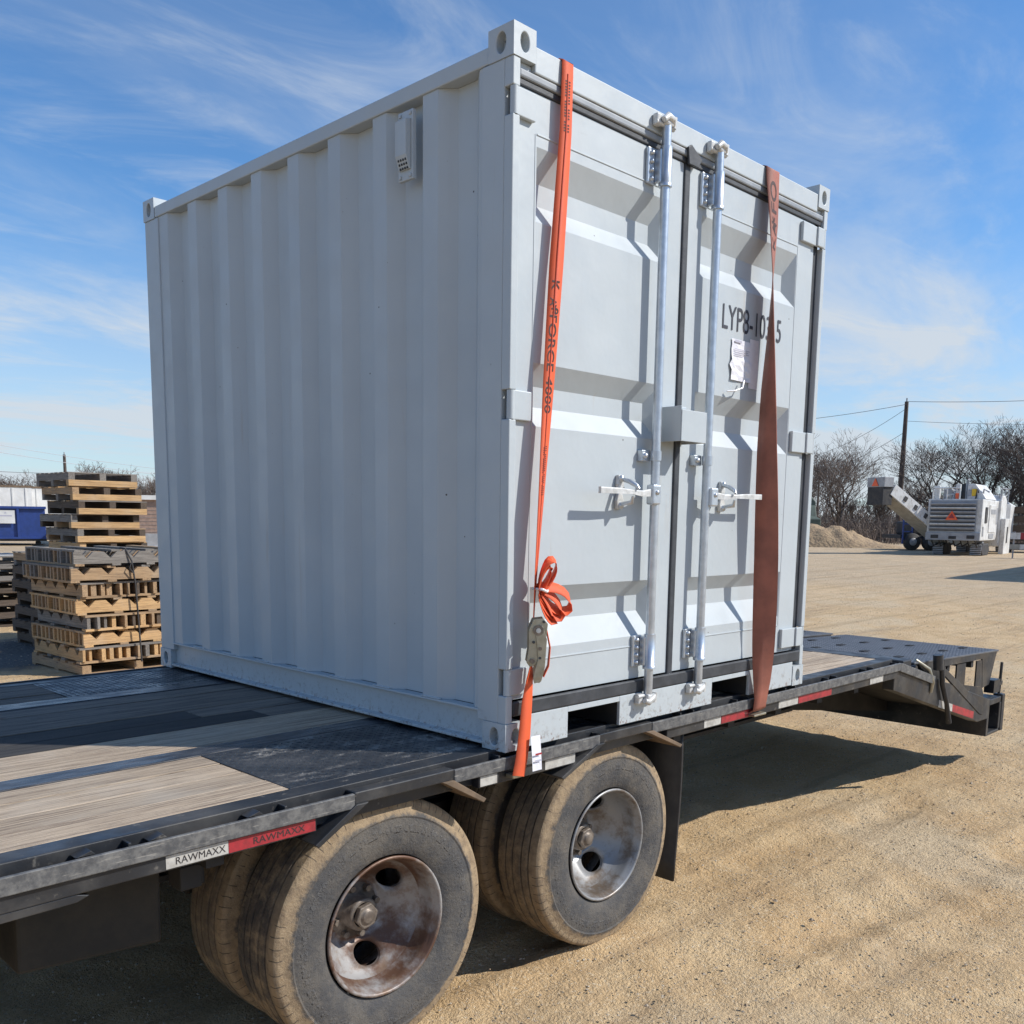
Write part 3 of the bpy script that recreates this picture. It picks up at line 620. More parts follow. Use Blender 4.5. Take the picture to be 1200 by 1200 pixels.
# stencil number and pouch with papers
TY = YD - .0022
lettering('LYP8-103', .134, (1.198, TY, D + 1.506), (1, 0, .0), (0, 0, 1), 'stencil_ink', DR, width=.368, name='serial_number')
lettering('5', .134, (1.615, TY, D + 1.506), (1, 0, 0), (0, 0, 1), 'stencil_ink', DR, width=.036, name='serial_number')
g = []
for i in range(9):
    row = []
    for j in range(6):
        z = D + 1.475 - i * .020; x = 1.268 + j * .030 - (.010 if i == 5 else 0) * (j < 2) + .002 * math.sin(i * 2.1)
        row.append((x, YD - .004 - .0035 * abs(math.sin(i * 1.3 + j * .8)) * (.3 + (i > 3)), z))
    g.append(row)
pp = MB().sheet(g, False).build('document', 'paper', DR, fix=False)
for i, (z, w) in enumerate(((1.462, .05), (1.435, .11), (1.428, .10), (1.420, .105), (1.412, .07))): bx('document_print', 'paper_print', pp, 1.285, 1.285 + w, YD - .0092, YD - .0088, D + z, D + z + (.009 if i == 0 else .003), bevel=0)
MB().sheet([[(1.405 + a, YD - .003, D + 1.49 - b) for a in (0, .035, .07)] for b in (0, .10, .195)], False).build('document_sleeve', 'paper', DR, fix=False)
MB().tube([(1.345, YD - .02, D + 1.318), (1.32, YD - .03, D + 1.285), (1.27, YD - .028, D + 1.270), (1.235, YD - .012, D + 1.266)], .0035, 6).build('document_tie', 'clear_tape', DR)

# ------------------------------------------------------------------ straps
def ribbon(stations, w, th=.0025):
    """stations: (x, y, z, angle of the width direction in the XY plane in degrees) or (x,y,z,(wx,wy,wz))"""
    mb = MB(); rows = []; P = [Vector(s[:3]) for s in stations]
    for i, s in enumerate(stations):
        t = (P[min(i + 1, len(P) - 1)] - P[max(i - 1, 0)]).normalized()
        wd = Vector((math.cos(R(s[3])), math.sin(R(s[3])), 0)) if not hasattr(s[3], '__len__') else Vector(s[3])
        wd = (wd - t * wd.dot(t)).normalized(); n = t.cross(wd).normalized() * th / 2; h = wd * w / 2
        a = P[i]; rows.append([a - h - n, a - n, a + h - n, a + h + n, a + n, a - h + n, a - h - n])
    return mb.sheet(rows, True)
def densify(st, k=6):
    o = []
    for i in range(len(st) - 1):
        for j in range(k):
            t = j / k; o.append(tuple(st[i][q] * (1 - t) + st[i + 1][q] * t for q in range(4)))
    return o + [st[-1]]
S1 = thing('ratchet_strap', 'bright orange ratchet strap with coiled tail over the left container door', 'strap', (.05, -.03, D - .07))
def lx(z): return .0485 + .0882 * (z - .02)
st = [(.236, L + .010, -.05, 0), (.236, L + .010, 2.150, 0), (.236, L - .01, 2.162, 0), (.236, L - .4, 2.1615, 0), (.236, .4, 2.1615, 0), (.236, .012, 2.162, 0), (.236, -.002, 2.156, 0), (.234, -.004, 2.12, 0), (.228, -.006, 1.95, -4), (.190, -.012, 1.55, -18), (.155, -.018, 1.15, 2), (.128, -.024, .86, 22), (.104, -.028, .60, 35), (.090, -.032, .44, 42)]
st = [(x, y, D + z, a) for x, y, z, a in st]
wb = ribbon(densify(st[6:]), .050).build('webbing', 'strap_orange', S1, fix=False)
ribbon(densify(st[:7], 3), .050).build('webbing', 'strap_orange', S1, fix=False)
ribbon([(a, b - .002, c, d) for a, b, c, d in densify(st[7:])], .004).build('seam', 'strap_seam', wb, fix=False)
st2 = [(.076, -.040, .30, 40), (.072, -.036, .24, 20), (.064, -.034, .17, 4), (.055, -.033, .06, -4), (.042, -.034, -.02, -6), (.030, -.032, -.075, -6)]
wl = ribbon(densify([(x, y, D + z, a) for x, y, z, a in st2]), .050).build('webbing', 'strap_orange', S1, fix=False)
# hook plate under the rail
MB().box(.008, .052, -.030, .006, D - .082, D - .068).build('hook', 'zinc_ratchet', S1, bevel=.003)
# writing
u = Vector((-.088, 0, -1)).normalized(); v = Vector((math.cos(R(-10)), math.sin(R(-10)), 0)); nrm = Vector((v.y, -v.x, 0))
def on_strap(s, z, size, width, off, nm='lettering'):
    # each station of the strap between z and z - width carries its letters
    vs, fs = text_mb(s, size, bold=.016); xs = [p[0] for p in vs]; k = width / (max(xs) - min(xs)); x0 = min(xs)
    zz = [q[2] for q in DS]; out_ = []
    for p in vs:
        zt = D + z - (p[0] - x0) * k
        for i in range(len(DS) - 1):
            if zz[i] >= zt >= zz[i + 1]:
                t = (zz[i] - zt) / max(1e-9, zz[i] - zz[i + 1]); q = [DS[i][j] * (1 - t) + DS[i + 1][j] * t for j in range(4)]; break
        wd = Vector((math.cos(R(q[3])), math.sin(R(q[3])), 0)); nn = Vector((wd.y, -wd.x, 0))
        out_.append(Vector(q[:3]) + wd * (p[1] + off) + nn * .0022)
    return MB().add(out_, fs).build(nm, 'strap_ink', wb)
DS = densify(st[7:], 12)
on_strap('K', 1.498, .040, .030, -.012)
on_strap('A', 1.445, .036, .026, -.016); on_strap('*', 1.425, .05, .028, -.022); on_strap('o', 1.415, .04, .02, .0)
on_strap('FORCE 4000', 1.392, .042, .305, -.014)
on_strap('III IIIIIIIII IIIII IIIII', .985, .011, .155, .004); on_strap('IIII IIIIIII III IIIII', .980, .009, .15, -.008)
on_strap('IIIIIIII IIII III', 2.10, .010, .15, .006); on_strap('IIIIII IIIIII IIII', 2.10, .010, .15, -.010)
# ratchet: side plates edge-on to the webbing
rc = Vector((.090, -.045, D + .345)); wdir = Vector((math.cos(R(48)), math.sin(R(48)), 0)); ndir = Vector((wdir.y, -wdir.x, 0))
def RP(n, z, w): return rc + ndir * n + Vector((.088 * z, 0, z)) + wdir * w
def plate(poly, w0, w1):
    k = len(poly); mb = MB().add([RP(n, z, w0) for n, z in poly] + [RP(n, z, w1) for n, z in poly], [tuple(range(k)), tuple(range(2 * k - 1, k - 1, -1))] + [(i, i + k, (i + 1) % k + k, (i + 1) % k) for i in range(k)]); return mb
frame = [(-.030, .060), (-.018, .092), (.014, .096), (.030, .078), (.028, .030), (.018, -.02), (.004, -.052), (-.018, -.060), (-.030, -.045), (-.026, .0)]
hand = [(-.012, .070), (.012, .074), (.030, .030), (.030, -.06), (.022, -.105), (.0, -.112), (-.006, -.095), (.006, -.03)]
rt = plate(frame, -.031, -.027).build('ratchet', 'zinc_ratchet', S1, bevel=.0015)
plate(frame, .027, .031).build('ratchet_plate', 'zinc_ratchet', rt, bevel=.0015)
plate(hand, -.038, -.034).build('ratchet_handle', 'zinc_ratchet', rt, bevel=.0015); plate(hand, .034, .038).build('ratchet_handle', 'zinc_ratchet', rt, bevel=.0015)
MB().tube([RP(.012, -.100, -.038), RP(.012, -.100, .038)], .010, 12).build('ratchet_grip', 'zinc_ratchet', rt)
for n, z, r in ((0, .058, .017), (-.012, -.040, .008), (.010, .0, .006)): MB().tube([RP(n, z, -.042), RP(n, z, .042)], r, 14).build('ratchet_axle', 'hub_steel', rt)
MB().tube([RP(0, .058, -.047), RP(0, .058, -.042)], .008, 10).build('ratchet_bolt', 'galvanised', rt)
for n_, z_ in ((-.012, .02), (.012, -.03), (.016, .085)): MB().tube([RP(n_, z_, -.0395), RP(n_, z_, -.031)], .0045, 8).build('ratchet_rivet', 'hole_dark', rt)
ribbon([(*RP(.030, .055, 0), 48), (*RP(.045, .0, 0), 48), (*RP(.044, -.06, 0), 48), (*RP(.030, -.095, 0), 48)], .046).build('webbing', 'strap_orange', S1, fix=False)
# coiled tail tied in a bow
def loop(c, tip, fat, side, wv, n=18):
    c = Vector(c); tip = Vector(tip); ax = tip - c; ln = ax.length; ax.normalize(); pv = Vector((ax.z, 0, -ax.x))
    st = []
    for i in range(n + 1):
        t = i / n; a = 2 * math.pi * t
        p = c + ax * ln * (.5 - .5 * math.cos(a)) + pv * fat * math.sin(a) * (.55 + .45 * (.5 - .5 * math.cos(a))) * side + Vector((0, .010 * math.sin(a * .5), 0))
        st.append((*p, wv))
    return ribbon(st, .046, .002)
tie = (.098, -.050, D + .530)
wv = (.62, .66, .42)
for tip, fat in (((.150, -.075, D + .622), .032), ((.132, -.070, D + .606), .019)): loop(tie, tip, fat, 1, wv).build('coiled_tail', 'strap_orange', S1, fix=False)
for tip, fat in (((.226, -.075, D + .474), .042), ((.176, -.08, D + .446), .033), ((.138, -.08, D + .432), .018)): loop(tie, tip, fat, -1, (.60, .55, .58)).build('coiled_tail', 'strap_orange', S1, fix=False)
MB().tube([(.084, -.075, D + .533), (.098, -.082, D + .526), (.114, -.070, D + .528), (.112, -.035, D + .530), (.086, -.032, D + .533), (.084, -.075, D + .533)], .0045, 8).build('tail_tie', 'clear_tape', S1)
# warning tag
tg = MB().sheet([[(.072 + a, -.046 - .012 * math.sin(b * 9), D + .052 - b) for a in (0, .022, .044)] for b in (0, .03, .06, .09, .115)]).build('warning_tag', 'paper', S1, fix=False)
bx('tag_print', 'tape_red', tg, .080, .110, -.0605, -.0600, D - .010, D - .004, bevel=0); bx('tag_print', 'paper_print', tg, .080, .110, -.0605, -.0600, D - .032, D - .026, bevel=0)

S2 = thing('winch_strap', 'wide faded rust brown strap twisted over the numbered container door', 'strap', (1.53, -.03, D - .07))
st = [(1.484, L + .010, -.05, 0), (1.484, L + .010, 2.150, 0), (1.484, L - .01, 2.162, 0), (1.484, .4, 2.1615, 0), (1.484, .012, 2.162, 0), (1.484, -.003, 2.156, 0), (1.483, -.006, 2.11, 2), (1.481, -.020, 1.95, 12), (1.478, -.030, 1.74, 29), (1.474, -.036, 1.50, 46), (1.470, -.040, 1.30, 64), (1.474, -.045, 1.05, 82), (1.484, -.050, .84, 96), (1.500, -.052, .60, 112), (1.512, -.050, .42, 124), (1.527, -.045, .22, 142), (1.546, -.036, .06, 166), (1.556, -.030, -.005, 178), (1.562, -.020, -.060, 180), (1.566, .006, -.078, 180)]
st = [(x, y, D + z, a) for x, y, z, a in st]
wb = ribbon(densify(st), .100, .003).build('webbing', 'strap_faded', S2, fix=False); DS = densify(st[5:], 12)
def on_strap_up(s, z, size, width, off):
    vs, fs = text_mb(s, size, bold=.016); xs = [p[0] for p in vs]; k = width / (max(xs) - min(xs)); x0 = min(xs); zz = [q[2] for q in DS]; out_ = []
    for p in vs:
        zt = D + z + (p[0] - x0) * k
        for i in range(len(DS) - 1):
            if zz[i] >= zt >= zz[i + 1]:
                t = (zz[i] - zt) / max(1e-9, zz[i] - zz[i + 1]); q = [DS[i][j] * (1 - t) + DS[i + 1][j] * t for j in range(4)]; break
        wd = Vector((math.cos(R(q[3])), math.sin(R(q[3])), 0)); nn = Vector((wd.y, -wd.x, 0))
        out_.append(Vector(q[:3]) - wd * (p[1] + off) + nn * .0026)
    return MB().add(out_, fs).build('lettering', 'strap_ink', wb)
on_strap_up('K', 1.845, .075, .050, -.026); on_strap_up('A', 1.90, .075, .050, -.030); on_strap_up('*', 1.92, .10, .05, -.045); on_strap_up('FO', 1.985, .075, .125, -.026)
MB().box(1.515, 1.617, -.026, .010, D - .092, D - .082).build('hook', 'zinc_ratchet', S2, bevel=.003)
# ------------------------------------------------------------------ trailer
TR = thing('flatbed_trailer', 'black gooseneck style flatbed trailer with plank deck, dual wheels and folded tail ramps', 'trailer', (.1, 1.22, 0))
BS, RB = 'black_steel', 'rub_rail_steel'
XL, XR = -8.6, 3.08
DZ = D - .004                                   # plank top
def plank(x0, x1, y0, y1, mat, nm='plank'):
    dz = random.uniform(-.0025, .0015)
    mb = MB().box(x0, x1, y0 + .0034, y1 - .0034, DZ - .038 + dz, DZ + dz); return mb.build(nm, mat, TR, bevel=.0015, seg=1)
yb = np.linspace(.1295, .643, 5)
for i in range(4):
    for a, b in ((XL, -2.9 + .4 * (i % 2)), (-2.898 + .4 * (i % 2), -.726), (1.152, XR)): plank(a, b, yb[i], yb[i + 1], 'deck_wood')
ymid = [.747, .893, 1.040, 1.188, 1.335, 1.482, 1.630, 1.778]
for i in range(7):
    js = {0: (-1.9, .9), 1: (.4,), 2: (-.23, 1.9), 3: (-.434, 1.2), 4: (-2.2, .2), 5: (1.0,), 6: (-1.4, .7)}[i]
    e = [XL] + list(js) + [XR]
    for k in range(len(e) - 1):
        mt = 'deck_wood_dark' if (i in (2, 3) and k == 0) else ('deck_wood_grey' if i > 1 else 'deck_wood')
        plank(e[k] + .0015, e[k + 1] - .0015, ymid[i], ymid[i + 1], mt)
yb = np.linspace(1.897, 2.322, 4)
for i in range(3):
    for a, b in ((XL, -.656), (1.152, XR)): plank(a, b, yb[i], yb[i + 1], 'deck_wood_grey')
for yj in list(np.linspace(.1295, .643, 5)[1:4]) + ymid[1:-1] + list(np.linspace(1.897, 2.322, 4)[1:3]):
    for a, b in (((XL, -.73), (1.155, XR)) if not .7 < yj < 1.8 else ((XL, XR),)): MB().box(a, b, yj - .0033, yj + .0033, DZ - .03, DZ - .0045).build('plank_joint', 'joint_shade', TR)
for y0, y1 in ((.6455, .7445), (1.7805, 1.8945)):
    MB().box(XL, XR, y0, y1, D - .05, D - .0015).build('deck_strip', 'bed_strip', TR, bevel=.003)
# tread plates over the wheels, each with raised lugs
def lugs(x0, x1, y0, y1, z, pitch, ln, wd, ht, tilt=0., zb=None):
    V = []; F = []; n = 0; i = 0; x = x0 + pitch / 2
    while x < x1 - pitch / 3:
        j = 0; y = y0 + pitch / 2
        while y < y1 - pitch / 3:
            a = R(45) if (i + j) % 2 == 0 else R(-45); ca, sa = math.cos(a), math.sin(a); o = len(V)
            zz = z + (x - x0) * tilt
            for (p, q, h) in ((-ln, 0, 0), (0, -wd, 0), (ln, 0, 0), (0, wd, 0), (0, 0, ht)):
                V.append((x + p * ca - q * sa, y + p * sa + q * ca, zz + h + p * ca * tilt))
            F += [(o, o + 1, o + 4), (o + 1, o + 2, o + 4), (o + 2, o + 3, o + 4), (o + 3, o, o + 4)]
            y += pitch; j += 1
        x += pitch; i += 1
    return V, F
for (x0, x1, y0, y1) in ((-.724, 1.15, .1295, .644), (-.654, 1.15, 1.896, 2.322)):
    tp = MB().box(x0, x1, y0, y1, D - .012, D - .0025).build('tread_plate', 'tread_steel', TR, bevel=.001, seg=1)
    Vv, Ff = lugs(x0, x1, y0, y1, D - .0025, .026, .0125, .0045, .0024)
    tag(MB().add(Vv, Ff).build('tread_lugs', 'tread_steel', tp, fix=False), kind='stuff')
# side members: top flange, ridge, channel web, stake pockets, rub rail, lower flange and tape
ARCH = ((-.415, .16, .31), (.630, .145, .35))     # wheel arches: centre, half width at top, at bottom
def side(sg, Y):
    y = lambda d: Y + sg * d                      # d grows towards the trailer centre
    def B(x0, x1, d0, d1, z0, z1): a, b = sorted((y(d0), y(d1))); return MB().box(x0, x1, a, b, D + z0, D + z1)
    B(XL, XR, .056, .1275, -.05, -.0015).build('edge_flange', BS, TR, bevel=.003)
    B(XL, XR, .040, .0555, -.095, .0035).build('side_channel', BS, TR, bevel=.003)
    segs = ((XL, -.60), (-.225, .480), (.795, XR + .02))
    for i, (a, b) in enumerate(segs):
        B(a, b, -.006, .005, -.056, -.013).build('rub_rail', RB, TR, bevel=.0025)
        B(a + (.115 if i else 0), b - (.12 if i < 2 else 0), .0065, .0395, -.098, -.057).build('lower_flange', BS, TR, bevel=.003)
        x = a + .25 if i else a + .18
        while x < b - .12:
            for q in (-.045, .045): B(x + q - .004, x + q + .004, .006, .0395, -.056, -.006).build('stake_pocket', BS, TR, bevel=.0015)
            x += .42
    for (a, b) in ((-.60, -.225), (.480, .795)):
        B(a, b, -.004, .0395, -.046, -.010).build('arch_lip', BS, TR, bevel=.004)
    for (c, t, bo) in ARCH:
        for s in (-1, 1):
            x0, x1 = c + s * t, c + s * bo; z0, z1 = -.008, -.140
            a, b = sorted((y(-.012), y(.30)))
            MB().prism([(x0 - s * .02, D + z0 - .036), (x1, D + z1), (x1 + s * .012, D + z1 + .010), (x0 + s * .024, D + z0 - .036)], 'y', a, b).build('arch_gusset', BS if s < 0 else 'mud_brown', TR, bevel=.002)
    return B
B = side(1, 0.0); side(-1, L)
def tape(x0, x1, mat, txt=None, z0=-.0935, z1=-.0605, yy=.0052):
    t = MB().box(x0, x1, yy, yy + .001, D + z0, D + z1).build('reflective_tape', mat, TR)
    if txt: lettering(txt, .026, (x0 + (.025 if mat == 'tape_white' else .070), yy - .0007, D + z0 + .007), (1, 0, 0), (0, 0, 1), 'tape_ink', t, width=(x1 - x0) * (.80 if mat == 'tape_white' else .60))
tape(-1.150, -.985, 'tape_white', 'RAWMAXX'); tape(-.984, -.725, 'tape_red', 'RAWMAXX')
tape(-.105, -.030, 'tape_white'); tape(.20, .355, 'tape_white')
tape(1.17, 1.295, 'tape_white'); tape(1.30, 1.54, 'tape_red'); tape(1.78, 1.96, 'tape_white'); tape(1.965, 2.30, 'tape_red'); tape(2.74, 2.90, 'tape_white')
# welded tabs and bent lip seen on the near rail
for x in (-1.62, -1.36, -1.19, -.93): MB().prism([(x, D - .012), (x + .035, D - .002), (x + .045, D - .012)], 'y', .004, .038).build('rail_gusset', BS, TR, bevel=.001)
MB().prism([(-1.9, D - .0985), (-1.40, D - .0985), (-1.36, D - .0985), (-1.33, D - .108), (-1.36, D - .118), (-1.9, D - .125)], 'y', .010, .038).build('lower_skirt', BS, TR, bevel=.002)
# underframe
for yc in (.69, 1.75):
    MB().box(XL, 3.1, yc - .06, yc + .06, D - .072, D - .052).box(XL, 3.1, yc - .008, yc + .008, D - .36, D - .072).box(XL, 3.1, yc - .06, yc + .06, D - .38, D - .36).build('main_beam', 'under_black', TR)
x = XL + .2
while x < 3.0:
    if not (-.8 < x < 1.0): MB().box(x, x + .05, .058, L - .058, D - .14, D - .055).build('cross_member', 'under_black', TR)
    else: MB().box(x, x + .05, .66, L - .66, D - .14, D - .055).build('cross_member', 'under_black', TR)
    x += .41
for xa in (-.95, 1.06): MB().box(xa, xa + .05, .30, .60, D - .28, D - .145).build('spring_hanger', 'under_black', TR, bevel=.004)
MB().box(-1.06, -1.00, .12, .19, D - .21, D - .145).build('spring_hanger', 'under_black', TR, bevel=.004)
tb = MB().prism([(-1.405, D - .385), (-1.032, D - .415), (-1.028, D - .142), (-1.400, D - .142)], 'y', .30, .625).build('toolbox', 'toolbox_black', TR, bevel=.010)
# wheels
WZ = .397
def tyre_prof():
    return [(.222, -.100), (.232, -.106), (.250, -.112), (.285, -.118), (.318, -.117), (.336, -.114), (.342, -.1165), (.360, -.108), (.372, -.1045), (.379, -.1035), (.386, -.100), (.3915, -.0935), (.3930, -.084),
            (.3935, -.060), (.382, -.059), (.382, -.053), (.3942, -.052), (.395, -.026), (.383, -.025), (.383, -.018), (.3955, -.017), (.3955, .017), (.383, .018), (.383, .025), (.395, .026), (.3942, .052), (.382, .053), (.382, .059), (.3935, .060),
            (.3930, .084), (.3915, .0935), (.386, .100), (.379, .1035), (.372, .1045), (.342, .1165), (.318, .117), (.285, .118), (.250, .112), (.222, .100)]
def wheel(xc, yc, sg, outer, rimmat, tmat):
    """sg = -1: outside faces -Y"""
    w = MB(); wh = bpy.data.objects.new('wheel', None); col.objects.link(wh); wh.parent = TR; WL[wh] = Vector((xc, yc, WZ)); wh.location = WL[wh] - WL[TR]
    if sg > 0: wh.rotation_euler.z = math.pi
    # parts are built round the origin of the wheel (outside = -Y)
    def put(mb, nm, mat, **k):
        o = mb.build(nm, mat, None, **k); o.parent = wh; return o
    t = put(MB().lathe(tyre_prof(), 0, 0, 0, 128), 'tyre', tmat); t.data.set_sharp_from_angle(angle=R(28))
    rim = [(.2145, -.098), (.2185, -.104), (.2175, -.1085), (.2115, -.110), (.2070, -.105), (.2055, -.094), (.2000, -.088), (.1985, -.074), (.1955, -.050), (.1925, -.040), (.1885, -.030)] if outer else [(.2145, -.098), (.2185, -.104), (.2115, -.110), (.2025, -.088), (.188, -.050), (.184, .04)]
    dep = .052 if outer else -.03
    if not outer: rim = [(r, -y) for r, y in rim][::-1]
    prof = rim if outer else rim
    put(MB().lathe(rim, 0, 0, 0, 64), 'rim', rimmat, fix=False)
    put(MB().lathe([(.222, .10), (.200, .09), (.186, .04)], 0, 0, 0, 48), 'rim', rimmat, fix=False)
    if outer:
        # disc with three hand holes (polar patches)
        mb = MB(); r0, r1 = .088, .1885
        def pol(th, r): 
            yy = -.031 + .109 * min(1, max(0, (r1 - r) / (r1 - r0 - .012))) ** .80 - .010 * smooth01((.102 - r) / .012)
            return (r * math.cos(th), yy, r * math.sin(th))
        rot = R(38) if xc < 0 else R(60)
        for k in range(3):
            a0, a1 = rot + k * R(120) - R(60), rot + k * R(120) + R(60); cth = (a0 + a1) / 2; cr = .143; n = 40
            hx, hy = R(18), .029; rings = []
            ob = [(R(60) * (1 - i / 12), r1) for i in range(25)] + [(-R(60), r1 + (r0 - r1) * i / 4) for i in range(1, 4)] + [(-R(60) * (1 - i / 12), r0) for i in range(25)] + [(R(60), r0 + (r1 - r0) * i / 4) for i in range(1, 4)]
            n = len(ob)
            for (dth, rr_) in ob:
                t = math.atan2((rr_ - cr) / .045, dth / R(32)); o_ = (cth + dth, rr_); i_ = (cth + math.cos(t) * hx, cr + math.sin(t) * hy)
                rings.append([(o_[0] + (i_[0] - o_[0]) * f, o_[1] + (i_[1] - o_[1]) * f) for f in (0, .25, .5, .75, 1)])
            for q in range(n):
                A, Bq = rings[q], rings[(q + 1) % n]
                for f in range(4): mb.add([pol(*A[f]), pol(*Bq[f]), pol(*Bq[f + 1]), pol(*A[f + 1])], [(0, 1, 2, 3)], True)
                e0, e1 = pol(*A[4]), pol(*Bq[4]); mb.add([e0, e1, (e1[0], e1[1] + .012, e1[2]), (e0[0], e0[1] + .012, e0[2])], [(0, 1, 2, 3)])
        o = put(mb, 'wheel_disc', rimmat, fix=False)
        bm = bmesh.new(); bm.from_mesh(o.data); bmesh.ops.remove_doubles(bm, verts=bm.verts, dist=1e-4); bmesh.ops.recalc_face_normals(bm, faces=bm.faces); bm.to_mesh(o.data); bm.free()
        put(MB().lathe([(.092, .074), (.088, .066), (.074, .064), (.072, .060), (.056, .058), (.054, .020), (.050, .014), (.046, .012), (.040, .012)], 0, 0, 0, 40), 'hub', 'hub_steel', fix=False)
        hexp = [(.042 * math.cos(R(60 * i + 10)), .042 * math.sin(R(60 * i + 10))) for i in range(6)]
        put(MB().prism(hexp, 'y', -.006, .014), 'hub_nut', 'hub_steel', bevel=.004)
        put(MB().lathe([(.0005, -.014), (.018, -.014), (.022, -.012), (.024, -.006), (.034, -.0065)], 0, 0, 0, 24), 'hub_cap', 'hub_steel', fix=False)
        for i in range(8):
            a = R(45 * i + 12); hx_ = [(.078 * math.cos(a) + .0115 * math.cos(R(60 * j)), .078 * math.sin(a) + .0115 * math.sin(R(60 * j))) for j in range(6)]
            put(MB().prism(hx_, 'y', .044, .070), 'wheel_nut', 'hub_steel', bevel=.0015)
    return wh
for xc, rm, tm in ((-.433, 'wheel_steel', 'tyre_muddy'), (.629, 'wheel_steel_clean', 'tyre_caked')):
    wheel(xc, .170, -1, True, rm, tm); wheel(xc, .455, -1, False, rm, 'tyre_caked')
    wheel(xc, L - .170, 1, True, rm, tm); wheel(xc, L - .455, 1, False, rm, 'tyre_caked')
    MB().tube([(xc, .25, WZ), (xc, L - .25, WZ)], .055, 16).build('axle', 'under_black', TR)
    for ys in (.69, 1.75): MB().box(xc - .35, xc + .35, ys - .035, ys + .035, WZ + .02, WZ + .10).build('leaf_spring', 'under_black', TR, bevel=.01)
# mud flaps
for y0, y1 in ((.055, .66), (L - .66, L - .055)):
    g = [[(1.085 - .018 * math.sin(1.6 * t) + .012 * math.sin(4 * t), y, D - .10 - .64 * t) for y in np.linspace(y0, y1, 4)] for t in np.linspace(0, 1, 9)]
    o = MB().sheet(g).build('mud_flap', 'mud_flap', TR, fix=False); sm = o.modifiers.new('solid', 'SOLIDIFY'); sm.thickness = .012
# ---- tail: sloped beams, hinge bars, ramps, bumper
def tailbeam(y0, y1):
    MB().prism([(3.06, D - .010), (3.12, D - .022), (4.66, D - .420), (4.66, D - .55), (4.45, D - .545), (3.06, D - .165)], 'y', y0, y1).build('tail_beam', BS, TR, bevel=.004)
tailbeam(.010, .075); tailbeam(L - .075, L - .010)
MB().prism([(3.10, D - .013), (3.13, D - .018), (3.62, D - .145), (3.60, D - .190), (3.10, D - .060)], 'y', -.006, .009).build('rub_rail', RB, TR, bevel=.0025)
MB().prism([(3.10, D - .10), (4.64, D - .51), (4.64, D - .53), (3.10, D - .12)], 'y', .08, L - .08).build('tail_deck', 'under_black', TR)
for y0, y1 in ((.70, .80), (1.64, 1.74)): MB().prism([(3.06, D - .12), (4.64, D - .53), (4.64, D - .60), (3.06, D - .38)], 'y', y0, y1).build('tail_beam', 'under_black', TR)
MB().prism([(3.74, D - .305), (3.97, D - .362), (3.97, D - .408), (3.74, D - .350)], 'y', .0085, .0098).build('reflective_tape', 'tape_white', TR)
MB().prism([(3.972, D - .363), (4.36, D - .462), (4.36, D - .51), (3.972, D - .409)], 'y', .0085, .0098).build('reflective_tape', 'tape_red', TR)
bx('hinge_bar', BS, TR, 3.10, 3.19, .08, L - .08, D - .05, D - .004, bevel=.006)
bx('hinge_bar', BS, TR, 3.24, 3.36, .04, L - .04, D - .075, D - .020, bevel=.008)
MB().tube([(3.41, .03, D - .085), (3.41, L - .03, D - .085)], .022, 14).build('hinge_pin', BS, TR)
